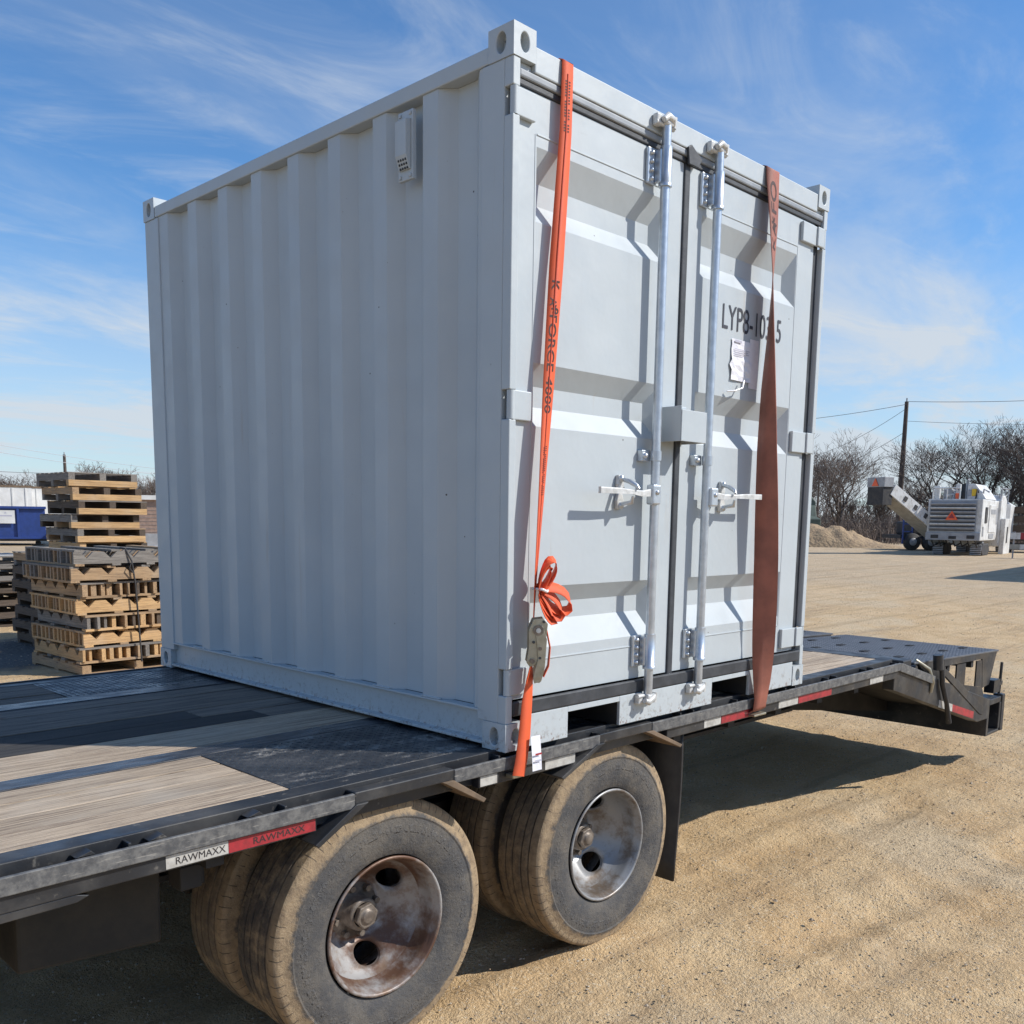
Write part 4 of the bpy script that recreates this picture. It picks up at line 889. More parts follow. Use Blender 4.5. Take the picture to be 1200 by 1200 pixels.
def ramp(y0, y1, near):
    X0, X1, Z0, Z1 = 3.44, 4.90, D - .052, D - .106; tl = (Z1 - Z0) / (X1 - X0)
    rp = MB().prism([(X0, Z0), (X1, Z1), (X1, Z1 - .012), (X0, Z0 - .012)], 'y', y0, y1).build('tail_ramp', 'ramp_steel', TR, bevel=.002)
    Vv, Ff = lugs(X0, X1, y0, y1, Z0 + .0005, .030, .014, .005, .003, tl)
    tag(MB().add(Vv, Ff).build('ramp_lugs', 'ramp_steel', rp, fix=False), kind='stuff')
    for i in range(4):
        for j in range(4):
            x = X0 + .16 + i * .36 + (.12 if j % 2 else 0); y = y0 + .16 + j * (y1 - y0 - .3) / 3; z = Z0 + (x - X0) * tl
            if x < X1 - .12: MB().prism([(x, z + .004), (x + .085, z + .085 * tl + .004), (x + .085, z + .085 * tl + .0065), (x, z + .0065)], 'y', y, y + .036).build('ramp_slot', 'ramp_slot', rp, bevel=.001)
    for y in (y0 + .004, y1 - .016):
        # side plate with two windows: frame pieces
        P = [((3.50, D - .066), (4.88, D - .118), (4.86, D - .150), (3.60, D - .115)), ((4.60, D - .140), (4.86, D - .149), (4.77, D - .335), (4.64, D - .345)), ((3.86, D - .215), (4.64, D - .340), (4.70, D - .44), (4.50, D - .43), (3.80, D - .245)),
             ((3.60, D - .1165), (3.95, D - .129), (3.93, D - .225), (3.86, D - .214)), ((4.145, D - .136), (4.30, D - .141), (4.30, D - .285), (4.145, D - .259)), ((4.505, D - .148), (4.60, D - .151), (4.635, D - .338), (4.505, D - .318))]
        mb = MB()
        for i, poly in enumerate(P): mb.prism(list(poly), 'y', y + i * .0003, y + .012 - i * .0003)
        mb.build('ramp_side_plate', BS, rp)
    if near:
        MB().prism([(3.70, D - .115), (3.76, D - .10), (4.56, D - .465), (4.52, D - .505), (4.46, D - .49)], 'y', y0 - .050, y0 - .036).build('ramp_brace', BS, rp, bevel=.002)
        MB().tube([(3.70, y0 - .06, D - .05), (3.72, y0 - .065, D - .20), (3.80, y0 - .07, D - .33), (3.86, y0 - .07, D - .46)], [.016, .016, .014, .018], 10).build('ramp_lever', BS, rp)
        MB().tube([(3.50, y0 + .02, D - .045), (3.56, y0 - .04, D - .10), (3.59, y0 - .055, D - .18), (3.585, y0 - .05, D - .24)], [.012, .014, .014, .010], 10).build('ramp_hook', 'zinc_ratchet', rp)
        MB().tube([(3.66, y0 - .05, D - .02), (3.67, y0 - .055, D - .11)], .030, 12).build('ramp_latch', BS, rp)
    for i in range(3): MB().box(3.6 + i * .42, 3.64 + i * .42, y0 + .02, y1 - .02, D - .155 - i * .016, D - .075 - i * .016).build('ramp_rib', 'under_black', rp)
ramp(.055, 1.17, True); ramp(1.27, L - .055, False)
MB().box(4.664, 4.70, .02, L - .02, D - .68, D - .42).box(4.70, 4.92, .02, L - .02, D - .47, D - .43).box(4.70, 4.92, .02, L - .02, D - .68, D - .66).box(4.90, 4.935, .02, L - .02, D - .659, D - .471).build('bumper', BS, TR, bevel=.004)
MB().box(4.935, 4.99, .015, .08, D - .68, D - .42).build('bumper_guard', BS, TR, bevel=.006)
MB().tube([(4.96, .05, D - .42), (4.97, .05, D - .20)], .010, 8).box(4.80, 4.92, .035, .10, D - .40, D - .31).box(4.84, 4.99, .04, .06, D - .36, D - .335).build('ramp_stand', BS, TR)
# ------------------------------------------------------------------ pallets
def shared(name, mb, mat):
    me = bpy.data.meshes.new(name); me.from_pydata(mb.v, [], mb.f); me.materials.append(MATS[mat]); return me
def put(me, name, parent, loc, rz=0., rx=0., ry=0.):
    o = bpy.data.objects.new(name, me); col.objects.link(o); o.parent = parent; o.location = loc; o.rotation_euler = (rx, ry, rz); return o
BM = {}
def board(lx, ly, lz, mat):
    k = (round(lx, 3), round(ly, 3), round(lz, 3), mat)
    if k not in BM: BM[k] = shared('board', MB().box(-lx / 2, lx / 2, -ly / 2, ly / 2, -lz / 2, lz / 2), mat)
    return BM[k]
ORD = ('top', 'second', 'third', 'fourth', 'fifth', 'sixth', 'seventh', 'eighth', 'ninth', 'tenth', 'eleventh', 'twelfth')
def skid(loc, rz, label, group, mats, w=1.0, d=1.2, hb=.085, hs=.095, tk=.014):
    """heavy skid: cross timbers below, three stringers, thin deck boards; origin at front left bottom"""
    t = thing('pallet', label, 'pallet', loc, rz, group, local=True); pick = lambda: random.choice(mats)
    for i, y in enumerate((.045, d / 2, d - .045)): put(board(w, .09, hb, mats[0] if i == 0 else pick()), 'bottom_board', t, (w / 2, y, hb / 2))
    for x in (.045, w / 2 - .01, w - .045): put(board(d, .09, hs, pick() if x < .1 else mats[-1]), 'stringer', t, (x, d / 2, hb + hs / 2), R(90))
    n = 7
    for i in range(n):
        if random.random() < .06: continue
        put(board(w, .11, tk, pick()), 'deck_board', t, (w / 2 + random.uniform(-.012, .012), .06 + i * (d - .12) / (n - 1), hb + hs + tk / 2))
    return t
def notched_mesh(mat, ln=1.2, h=.118, th=.034, seed=0, deep=.064):
    """timber on edge with a row of V notches cut in its top edge"""
    n = 5; pts = [(0, 0), (ln, 0), (ln, h)]
    for i in range(n - 1, -1, -1):
        c = ln * (i + .5) / n + .01; pts += [(c + .066, h), (c, h - deep), (c - .066, h)]
    pts.append((0, h)); return shared('notched_board', MB().prism(pts, 'y', -th / 2, th / 2), mat)
NM = {mt: notched_mesh(mt) for mt in ('pallet_fresh', 'pallet_tan', 'pallet_grey', 'pallet_dark')}
def notched_pallet(loc, rz, label, group, mats, turned):
    t = thing('notched_pallet', label, 'pallet', loc, rz, group, local=True); pick = lambda: random.choice(mats); S = 1.2; z = .022
    if turned:
        # boards run away from the viewer: their ends make the row of uprights
        for i in range(13):
            x = .03 + i * (S - .06) / 12 + random.uniform(-.016, .016)
            o = put(NM[pick()], 'notched_board', t, (x, random.uniform(-.035, .025), z), R(90 + random.uniform(-.8, .8))); o.scale.y = random.choice((.8, 1, 1.2, 1.6))
        for y in (.04, .42, .78, S - .05): put(board(S, .09, .022, pick()), 'slat', t, (S / 2, y, .011)); put(board(S, .09, .020, pick()), 'slat', t, (S / 2, y, z + .118 + .010))
    else:
        for i in range(13):
            y = .02 + i * (S - .06) / 12
            put(NM[mats[0] if i == 0 else pick()], 'notched_board', t, (random.uniform(-.012, .012), y, z))
        for x in (.05, .42, .78, S - .05): put(board(S, .09, .022, pick()), 'slat', t, (x, S / 2, .011), R(90)); put(board(S, .09, .020, pick()), 'slat', t, (x, S / 2 + .01, z + .118 + .010), R(90))
    return t
FR, TN, GY, DK = 'pallet_fresh', 'pallet_tan', 'pallet_grey', 'pallet_dark'
# banded stack of notched pallets by the trailer
BR = R(3); BX, BY = 1.56, 7.50; base = skid((BX, BY, 0), BR, 'plain tan base pallet at the bottom of the banded stack of notched pallets', 'pallets of the banded stack', [TN, TN], w=1.2, d=1.2, hb=.02, hs=.085, tk=.02)
z = .125; spec = [(True, [TN, FR, FR, GY]), (False, [FR, TN]), (True, [TN, FR, GY, DK]), (False, [FR, TN]), (True, [GY, TN, TN, DK]), (False, [TN, TN, GY]), (False, [GY, TN, GY])]
for i, (tn, mt) in enumerate(spec):
    k = len(spec) - 1 - i; where = 'topmost' if k == 0 else ORD[k] + ' from the top'
    look = 'notched wood pallet showing board ends' if tn else ('grey notched wood pallet' if mt[0] == GY else 'pale wood pallet showing notched board')
    c, s = math.cos(BR), math.sin(BR); dx, dy = random.uniform(-.05, .05), random.uniform(-.035, .035)
    notched_pallet((BX + dx - (.04 if k < 2 else 0), BY + dy, z), BR + R(random.uniform(-2, 2)), f'{look}, {where} of the black banded stack', 'pallets of the banded stack', mt, tn)
    z += .1625
bn = thing('strapping_band', 'thin black band tied round the stack of notched pallets', 'band', (BX + .52, BY - .02, 0))
MB().tube([(BX + .555, BY + .28, z + .004), (BX + .48, BY - .012, z + .006), (BX + .535, BY - .03, z - .12), (BX + .56, BY - .035, z - .35), (BX + .58, BY - .03, z - .75), (BX + .60, BY - .02, .10)], .009, 6).build('band', 'machine_dark', bn)
MB().tube([(BX + .535, BY - .032, z - .12), (BX + .50, BY - .05, z - .19), (BX + .55, BY - .045, z - .26)], .006, 6).build('band_tail', 'machine_dark', bn)
# tall stack of weathered skids behind it
AX, AY = 3.28, 12.0
for i in range(11):
    k = 10 - i
    mt = [FR if i > 4 else TN, TN, GY, DK] if k else [FR, GY, GY, GY]
    skid((AX + random.uniform(-.07, .07), AY + random.uniform(-.04, .04), i * .1995), R(random.uniform(-1, 1)), f'weathered skid pallet with thick fresh bottom timber, {ORD[k]}{"most" if k == 0 else " from the top"} of the tallest stack', 'pallets of the tallest stack', mt)
# dark stack left of the banded one, and the low brown stack beyond
for i in range(7):
    k = 6 - i
    skid((1.93 + random.uniform(-.04, .04), 9.35 + random.uniform(-.03, .03), i * .163), R(random.uniform(-1.5, 1.5)), f'dark brown pallet, {ORD[k]}{"most" if k == 0 else " from the top"} of the stack tucked behind the banded stack', 'pallets of the dark stack', [DK, DK, DK] if k else [GY, GY, TN], w=1.1, d=1.15, hb=.06, hs=.088)
for i in range(6):
    k = 5 - i
    skid((1.62 + random.uniform(-.05, .05), 12.1 + random.uniform(-.03, .03), i * .168), R(random.uniform(-1.5, 1.5)), f'brown stringer pallet, {ORD[k]}{"most" if k == 0 else " from the top"} of the low stack before the blue dumpster', 'pallets of the low stack', [DK, DK, DK] if k > 1 else [GY, 'white_siding', GY], w=1.12, d=1.2, hb=.062, hs=.092)

# ------------------------------------------------------------------ yard background, left
p = at(17.6, 42.0)
DP = thing('dumpster', 'blue ribbed steel roll-off dumpster with white sign beyond the pallets', 'dumpster', p, R(-17), local=True)
MB().box(-4.3, 1.50, 0, 2.2, .18, .26).build('base_rail', 'machine_dark', DP)
MB().prism([(0, .26), (2.2, .26), (2.2, 1.48), (0, 1.48)], 'x', -4.3, 1.48).build('body', 'blue_paint', DP)
for x in (-3.6, -2.7, -1.8, -1.05, -.40, .48): MB().box(x, x + .09, -.08, -.001, .27, 1.42).build('rib', 'blue_paint', DP, bevel=.01)
MB().box(-4.32, 1.52, -.09, .02, 1.422, 1.52).build('top_rim', 'blue_paint', DP, bevel=.01); MB().box(-4.3, 1.5, -.09, -.001, .2605, .34).build('bottom_rim', 'blue_paint', DP, bevel=.01)
sg_ = MB().box(-.22, .42, -.105, -.085, .86, 1.36).build('sign', 'white_siding', DP); 
MB().prism([(.05, 1.24), (.10, 1.31), (.15, 1.24)], 'y', -.109, -.106).build('sign_print', 'paper_print', sg_); MB().box(-.12, .32, -.109, -.106, 1.13, 1.18).build('sign_print', 'paper_print', sg_)
for x in (-4.0, 1.2): MB().tube([(x, .25, .10), (x, .55, .10)], .10, 14).build('roller', 'machine_dark', DP)
p = at(17.4, 55)
for i, (off, lab) in enumerate(((-3.4, 'long white box trailer with rusty top edge behind the blue dumpster'), (1.55, 'short white box with rusty top edge beside the long white box trailer'))):
    T = thing('storage_box', lab, 'storage box', (p.x + off, p.y, p.z), R(-14), group='white boxes behind the dumpster', local=True); w_ = 4.8 if i == 0 else 1.9
    MB().box(0, w_, 0, 2.4, .3, 2.42).build('body', 'white_siding', T); MB().box(-.02, w_ + .02, -.02, 2.42, 2.42, 2.52).build('top_edge', 'mud_brown', T)
    MB().box(.1, w_ - .1, .1, 2.3, 0, .3).build('base', 'machine_dark', T)
    for q in range(int(w_ / .6)): MB().box(.3 + q * .6, .36 + q * .6, -.03, -.001, .4, 2.4).build('rib', 'white_siding', T)
p = at(19.6, 60)
T = thing('shed', 'small grey shed with slanting frame behind the pallets', 'shed', p, R(-14), local=True)
MB().prism([(0, 0), (1.9, 0), (1.9, 2.0), (.95, 2.5), (0, 2.5)], 'y', 0, 2).build('wall', 'roof_grey', T); MB().prism([(-.1, 2.5), (.95, 2.5), (2.0, 1.98), (2.0, 2.08), (.97, 2.62), (-.1, 2.62)], 'y', -.1, 2.1).build('roof', 'white_siding', T)
MB().prism([(.25, 1.5), (.9, 2.25), (1.0, 2.2), (.35, 1.45)], 'y', -.06, -.002).build('frame', 'machine_dark', T)
p = at(23.0, 40)
T = thing('brick_building', 'low brown brick building with white fascia behind the tall pallet stack', 'building', p, R(-22), local=True)
MB().box(-.6, 9, 0, 6, 0, 1.85).build('wall', 'brick_wall', T); MB().box(-.75, 9.2, -.15, 6.2, 1.85, 2.02).build('fascia', 'white_siding', T); MB().box(-.6, 9, -.06, -.001, 0, .55).build('plinth', 'machine_grey', T)
for k in range(9): MB().box(-.6, 9, -.012, -.001, .6 + k * .14, .605 + k * .14).build('brick_course', 'machine_grey', T)
for k in range(3): MB().box(2.4 + k * 2.2, 3.3 + k * 2.2, -.03, -.002, .8, 1.6).build('window', 'machine_dark', T)
# scrap heap: angular offcuts
p = at(24.1, 22); V = []; 
T = thing('scrap_heap', 'dark heap of scrap sheets and bags behind the tall pallet stack', 'scrap heap', p, 0, local=True)
for i in range(26):
    x, y = random.uniform(-.9, 1.6), random.uniform(-.5, .6); h = max(.1, .95 - .35 * abs(x - .3)) * random.uniform(.3, 1); a = random.uniform(.15, .35)
    o = MB().prism([(x - a, 0), (x + a, .05), (x + a * .7, h), (x - a * .5, h * .85)], 'y', y, y + random.uniform(.1, .35)).build('scrap_sheet', random.choice(('machine_dark', 'machine_grey', 'machine_dark')), T); o.rotation_euler = (random.uniform(-.3, .3), 0, random.uniform(-.6, .6))
# ------------------------------------------------------------------ utility poles and wires
def upole(az, dist, h, lab, r=.15, arm=False):
    p = at(az, dist); T = thing('utility_pole', lab, 'utility pole', p, R(-az), local=True)
    MB().tube([(0, 0, -.3), (0, 0, h * .5), (0.0, 0, h)], [r, r * .85, r * .65], 12).build('pole', 'pole_wood', T)
    MB().box(-.06, .06, -.2, .2, h - .45, h - .30).build('bracket', 'machine_dark', T)
    if arm: MB().box(-.9, .9, -.06, .06, h - .35, h - .22).build('cross_arm', 'pole_wood', T)
    MB().tube([(0, 0, h), (0, 0, h + .25)], .05, 8).build('insulator', 'machine_grey', T)
    return Vector((p.x, p.y, p.z + h))
P1 = upole(67.3, 78, 10.0, 'tall dark wooden utility pole rising behind the white milling machine', .21)
P2 = upole(20.7, 105, 6.6, 'thin utility pole whose tip stands above the tall pallet stack', .20)
P3 = upole(63.0, 96, 5.4, 'short thin pole standing among the bare trees beside the container', .12)
def wire(a, b, sag, lab, mat='wire_dark', r=.012):
    a, b = Vector(a), Vector(b); pts = [a.lerp(b, t) - Vector((0, 0, sag * 4 * t * (1 - t))) for t in np.linspace(0, 1, 20)]
    o = MB().tube(pts, r, 5).build('power_line', mat); tag(o, lab, 'power line')
def sky_pt(az, d, slope): q = at(az, d); return Vector((q.x, q.y, CAM.z + slope * d))
wire(P1, sky_pt(80, 86, .113), .3, 'power line running level from the tall pole top past the bare trees', r=.018)
wire(P1 - Vector((0, 0, .2)), sky_pt(52, 100, .098), .9, 'power line dropping slowly from the tall pole towards the container', r=.018)
wire(P1 - Vector((0, 0, .5)), sky_pt(62, 95, .060), .5, 'upper slanting service wire from the tall pole', r=.016)
wire(P1 - Vector((0, 0, 2.2)), sky_pt(62, 95, .042), .5, 'middle slanting service wire from the tall pole', r=.016)
wire(P1 - Vector((0, 0, 3.6)), sky_pt(60, 100, .040), .6, 'lowest slanting service wire from the tall pole', r=.016)
wire(P1 - Vector((0, 0, 1.4)), sky_pt(80, 86, .089), .3, 'lower power line running level from the tall pole past the bare trees', r=.013)
wire(sky_pt(12, 110, .076), sky_pt(30, 100, .035), .6, 'upper bright overhead wire crossing above the pallet stacks', 'wire_bright', .022)
wire(sky_pt(12, 110, .069), sky_pt(30, 100, .030), .6, 'lower bright overhead wire crossing above the pallet stacks', 'wire_bright', .022)
wire(sky_pt(12, 104, .042), sky_pt(20.6, 100, .035), .3, 'low dark wire left of the tall pallet stack', 'wire_dark', .018)
# ------------------------------------------------------------------ bare trees
def seg_mesh(segs, n=3):
    """segs: list of (p0, p1, r0, r1) -> verts, faces"""
    S = np.array([[*a, *b, r0, r1] for a, b, r0, r1 in segs]); a, b = S[:, :3], S[:, 3:6]; t = b - a; t /= np.linalg.norm(t, axis=1)[:, None] + 1e-9
    ref = np.where(np.abs(t[:, 2:3]) < .9, np.array([[0, 0, 1.]]), np.array([[1., 0, 0]])); u = np.cross(t, ref); u /= np.linalg.norm(u, axis=1)[:, None]; v = np.cross(t, u)
    vs = np.zeros((len(S), 2 * n, 3)); 
    for j in range(n):
        th = 2 * math.pi * j / n; d = u * math.cos(th) + v * math.sin(th); vs[:, j] = a + d * S[:, 6:7]; vs[:, n + j] = b + d * S[:, 7:8]
    f = np.array([(j, (j + 1) % n, n + (j + 1) % n, n + j) for j in range(n)]); fs = (np.arange(len(S))[:, None, None] * 2 * n + f[None]).reshape(-1, 4)
    return vs.reshape(-1, 3), fs
def raw(name, vs, fs, mat, parent=None):
    me = bpy.data.meshes.new(name); me.from_pydata(vs.tolist(), [], fs.tolist()); me.materials.append(MATS[mat]); o = bpy.data.objects.new(name, me); col.objects.link(o); o.parent = parent; return o
def bare_tree(az, dist, h, lab, spread=.6, stems=3, twigs=1.0, mat='twig', seed=1):
    rd = random.Random(seed); p = at(az, dist); T = thing('bare_tree', lab, 'tree', p, rd.uniform(0, 6), group='bare winter trees', local=True)
    big = []; small = []
    def grow(pos, d, ln, r, lev):
        k = 3 if lev < 3 else 2; q = pos
        for i in range(k):
            d = (d + Vector((rd.gauss(0, .16), rd.gauss(0, .16), rd.gauss(.04, .10)))).normalized(); e = q + d * ln / k; r1 = r * (.88 if lev else .93)
            (big if r > .035 else small).append((tuple(q), tuple(e), r, r1)); q = e; r = r1
            if lev < 5 and (i > 0 or lev > 0) and rd.random() < .62 * twigs:
                a = rd.uniform(0, 6.28); sd_ = Vector((math.cos(a), math.sin(a), rd.uniform(-.1, .5))); grow(q, (d * .55 + sd_ * .75).normalized(), ln * rd.uniform(.5, .75), r * .55, lev + 1)
        if lev < 6:
            for _ in range(2 if rd.random() < .75 else 3):
                a = rd.uniform(0, 6.28); sd_ = Vector((math.cos(a), math.sin(a), rd.uniform(0, .4))); grow(q, (d * .8 + sd_ * .55).normalized(), ln * rd.uniform(.62, .82), max(r * .68, .006), lev + 1)
    for s in range(stems):
        a = 6.28 * s / stems + rd.uniform(-.5, .5); grow(Vector((.2 * math.cos(a), .2 * math.sin(a), -.1)), Vector((math.cos(a) * spread, math.sin(a) * spread, 1)).normalized(), h * .27, h * .018, 0)
    zt = max(s_[1][2] for s_ in small); k = h / zt
    sc = lambda L_: [(tuple(Vector(a) * k), tuple(Vector(b) * k), max(r0 * k, .008), max(r1 * k, .006)) for a, b, r0, r1 in L_]
    raw('trunk', *seg_mesh(sc(big), 5), 'bark', T); raw('crown', *seg_mesh(sc(small), 3), mat, T)
bare_tree(63.9, 66, 7.4, 'wide bare tree in brush just right of the container edge', .7, 3, 1, 'twig', 3)
bare_tree(61.6, 74, 6.6, 'bare tree half hidden by the container corner post', .6, 3, .9, 'twig', 5)
bare_tree(65.9, 76, 3.4, 'low bare tree between the wide tree and the utility pole', .6, 3, .9, 'twig_dark', 8)
bare_tree(70.6, 72, 8.3, 'largest bare tree above the milling machine', .65, 4, 1, 'twig_dark', 11)
bare_tree(73.2, 68, 7.7, 'dark dense bare tree above the rear of the milling machine', .7, 4, 1, 'twig_dark', 14)
bare_tree(69.0, 84, 5.0, 'thin bare tree just right of the tall utility pole', .6, 3, .8, 'twig', 17)
bare_tree(76.0, 70, 8.0, 'dark bare tree at the right end of the tree row', .7, 4, 1, 'twig_dark', 19)
bare_tree(18.7, 84, 4.4, 'low bare tree left of the tall pallet stack', .8, 4, 1, 'twig', 23)
bare_tree(22.6, 80, 5.0, 'bare tree whose twigs show over the tall pallet stack', .8, 4, 1, 'twig', 29)
bare_tree(25.2, 76, 5.2, 'bare tree between the tall pallet stack and the container', .8, 4, 1, 'twig', 31)
bare_tree(15.8, 90, 4.2, 'low bare tree above the white boxes', .8, 4, 1, 'twig', 37)
def thicket(name, lab, azs, ds, n, hs, mat, r=.022):
    S = []
    for _ in range(n):
        p = at(random.uniform(*azs), random.uniform(*ds)); h = random.uniform(*hs); d = Vector((random.gauss(0, .35), random.gauss(0, .35), 1)); q = p
        for k in range(3):
            e = q + d * h / 3; S.append((tuple(q), tuple(e), r * (1 - k * .22), r * (.78 - k * .2))); 
            if random.random() < .8: S.append((tuple(e), tuple(e + Vector((random.gauss(0, .5), random.gauss(0, .5), random.uniform(.1, .6))) * h * .3), r * .5, r * .3))
            q = e; d = d + Vector((random.gauss(0, .25), random.gauss(0, .25), -.05))
    o = raw(name, *seg_mesh(S, 3), mat); tag(o, lab, 'brush', kind='stuff')
thicket('thicket', 'dense bare brush along the far edge of the yard', (57, 80), (60, 76), 2200, (.5, 1.7), 'twig_dark', .024)
thicket('undergrowth', 'pale dry brush among the bare trees', (57, 80), (58, 70), 1500, (.5, 1.9), 'twig', .018)
thicket('thicket', 'bare brush behind the dumpster and pallet stacks', (8, 30), (74, 92), 2600, (.8, 3.0), 'twig', .026)
thicket('tree_line', 'far bare tree line on the horizon', (-5, 100), (140, 190), 7000, (2.0, 5.5), 'twig_dark', .07)
# ------------------------------------------------------------------ gravel heap, machines, right
p = at(63.7, 52.5)
def heap():
    V = []; nx, ny = 60, 30
    for j in range(ny):
        for i in range(nx):
            x = -4.2 + 7.9 * i / (nx - 1); y = -1.9 + 3.8 * j / (ny - 1)
            h = 1.02 * math.exp(-((x + 1.2) / 1.15) ** 2) + .92 * math.exp(-((x - .65) / 1.2) ** 2) + .40 * math.exp(-((x + 3) / .9) ** 2) + .2 * math.exp(-((x - 2.6) / 1) ** 2)
            h *= max(0, 1 - (y / 1.9) ** 2); q = Vector((x, y, 0)); h *= 1 + .22 * mnoise.noise(q * 1.7) + .12 * mnoise.noise(q * 5)
            V.append((x, y, h + .03 * mnoise.noise(q * 11) - .04))
    F = [(j * nx + i, j * nx + i + 1, (j + 1) * nx + i + 1, (j + 1) * nx + i) for j in range(ny - 1) for i in range(nx - 1)]
    o = raw('gravel_heap', np.array(V), np.array(F), 'heap_gravel'); o.location = p; o.rotation_euler.z = R(-64); tag(o, 'low twin humped heap of tan gravel before the bare trees', 'gravel heap'); o.data.polygons.foreach_set('use_smooth', [True] * len(F))
heap()
MP = at(70.15, 44)
MM = thing('milling_machine', 'white road milling machine with louvred grey end and raised conveyor', 'milling machine', MP, R(-83), local=True)
def mb_(nm, mat, *a, par=MM, bevel=.02): return MB().box(*a).build(nm, mat, par, bevel=bevel)
# local: x right, y away, z up ; front face at y=0
fr = mb_('end_frame', 'machine_white', -1.10, 1.00, 0, .10, .62, 2.32)
mb_('grille_panel', 'machine_grey', -1.02, .80, -.03, -.001, .98, 2.26, par=fr)
for k in range(7): MB().prism([(-.03, 1.08 + k * .165), (-.13, 1.11 + k * .165), (-.13, 1.15 + k * .165), (-.03, 1.18 + k * .165)], 'x', -.98, .76).build('louvre', 'machine_white' if k % 2 else 'machine_grey', fr)
for k in range(7): mb_('louvre_gap', 'machine_dark', -.98, .76, -.06, -.031, 1.02 + k * .165, 1.055 + k * .165, par=fr, bevel=0)
mb_('bumper_plate', 'machine_grey', -1.12, 1.00, -.09, -.001, .62, .95, par=fr)
MB().prism([(-.36, 1.46), (.12, 1.46), (-.12, 1.84)], 'y', -.16, -.135).build('warning_triangle', 'warning_orange', fr)
MB().prism([(-.25, 1.53), (.01, 1.53), (-.12, 1.73)], 'y', -.167, -.161).build('warning_triangle_centre', 'tape_red', fr)
bd = MB().prism([(.10, .62), (2.9, .62), (3.1, .82), (3.1, 2.30), (.10, 2.32)], 'x', -1.05, 1.00).build('engine_body', 'machine_white', MM, bevel=.04)
mb_('side_door', 'machine_white', .998, 1.03, 1.3, 2.6, .95, 2.1, par=bd); mb_('side_vent', 'machine_dark', .998, 1.035, .55, .95, 1.35, 2.0, par=bd)
mb_('lettering_panel', 'machine_grey', 1.031, 1.036, 1.5, 2.5, 1.72, 1.92, par=bd, bevel=0)
MB().prism([(.35, 2.32), (1.0, 2.32), (.85, 2.55), (.55, 2.95), (.25, 2.95), (.25, 2.32)], 'y', .6, 2.6).build('hood', 'machine_white', MM, bevel=.03)
mb_('hood_panel', 'yellow_paint', .42, .60, .57, .599, 2.45, 2.75); mb_('hood_window', 'machine_grey', .28, .40, .57, .599, 2.45, 2.72)
mid = MB().prism([(3.12, .35), (4.3, .35), (4.3, 2.35), (3.9, 2.55), (3.3, 2.55), (3.12, 2.3)], 'x', -1.05, 1.10).build('mill_housing', 'machine_white', MM, bevel=.04)
mb_('side_skirt', 'machine_white', 1.102, 1.30, 3.2, 4.5, .02, 1.55); mb_('skirt_gap', 'machine_dark', 1.301, 1.32, 3.6, 3.8, .5, 1.2)
mb_('canopy_post', 'machine_grey', .95, 1.03, 3.2, 3.28, 2.3, 2.62); mb_('platform', 'machine_grey', -1.05, 1.1, 4.32, 5.2, 1.0, 2.2)
MB().prism([(5.22, .7), (7.0, .7), (7.4, 1.1), (7.4, 1.7), (6.8, 2.15), (5.22, 2.3)], 'x', -1.0, 1.05).build('front_body', 'machine_white', MM, bevel=.08)
for i, (x, y, s, h, mt) in enumerate(((-.9, .4, .22, .55, 'machine_white'), (-.55, .8, .35, .42, 'machine_grey'), (-.1, .5, .18, .62, 'machine_white'), (.15, 1.5, .3, .55, 'machine_grey'), (-.7, 1.8, .5, .45, 'machine_white'), (-.3, 2.4, .3, .7, 'machine_dark'), (-.95, 2.6, .25, .5, 'machine_white'), (-.05, .2, .14, .24, 'warning_orange'))):
    mb_('roof_unit', mt, x - s / 2, x + s / 2, y, y + s, 2.325, 2.325 + h)
for x in (-1.0, -.45, .05): MB().tube([(x, .2, 2.32), (x, .2, 2.78)], .03, 8).build('handrail_post', 'machine_white', MM)
MB().tube([(-1.0, .2, 2.78), (.05, .2, 2.78)], .03, 8).build('handrail', 'machine_white', MM)
for (x0, x1, y0) in ((-.95, -.50, .5), (.55, 1.02, .35), (-.95, -.50, 4.6), (.55, 1.02, 5.4)):
    tk = MB().prism([(y0, .22), (y0 + .25, .0), (y0 + 1.25, .0), (y0 + 1.5, .22), (y0 + 1.25, .50), (y0 + .25, .50)], 'x', x0, x1).build('crawler_track', 'machine_dark', MM, bevel=.04)
    for k in range(6): mb_('track_pad', 'machine_grey', x0 + .02, x1 - .02, y0 - .02 + .02 * abs(k - 2.5), y0 + .06, .04 + k * .075, .085 + k * .075, par=tk, bevel=.005)
    mb_('track_leg', 'machine_grey', (x0 + x1) / 2 - .12, (x0 + x1) / 2 + .12, y0 + .6, y0 + .9, .501, .95)
rd = random.Random(5)
for i in range(14):
    x, y = rd.uniform(-.95, .9), rd.uniform(.2, 2.7); h = rd.uniform(.12, .5)
    MB().tube([(x, y, 2.32), (x + rd.uniform(-.05, .05), y, 2.32 + h), (x + rd.uniform(-.3, .3), y + rd.uniform(-.2, .2), 2.32 + h * rd.uniform(.5, 1.1))], rd.uniform(.02, .045), 7).build('hose', rd.choice(('machine_dark', 'machine_grey', 'machine_white')), MM)
for i in range(7): MB().tube([(-.9 + i * .28, .12, .62), (-.85 + i * .28, .30, .38), (-.7 + i * .28, .6, .50)], .03, 7).build('hose', 'machine_dark', MM)
MB().tube([(.1, 1.2, 2.32), (.1, 1.2, 3.05), (.18, 1.1, 3.15)], .06, 10).build('exhaust_pipe', 'machine_grey', MM)
for y0 in (3.3, 4.0, 4.7): MB().tube([(1.05, y0, 2.2), (1.05, y0, 2.85)], .025, 7).build('handrail_post', 'machine_grey', MM)
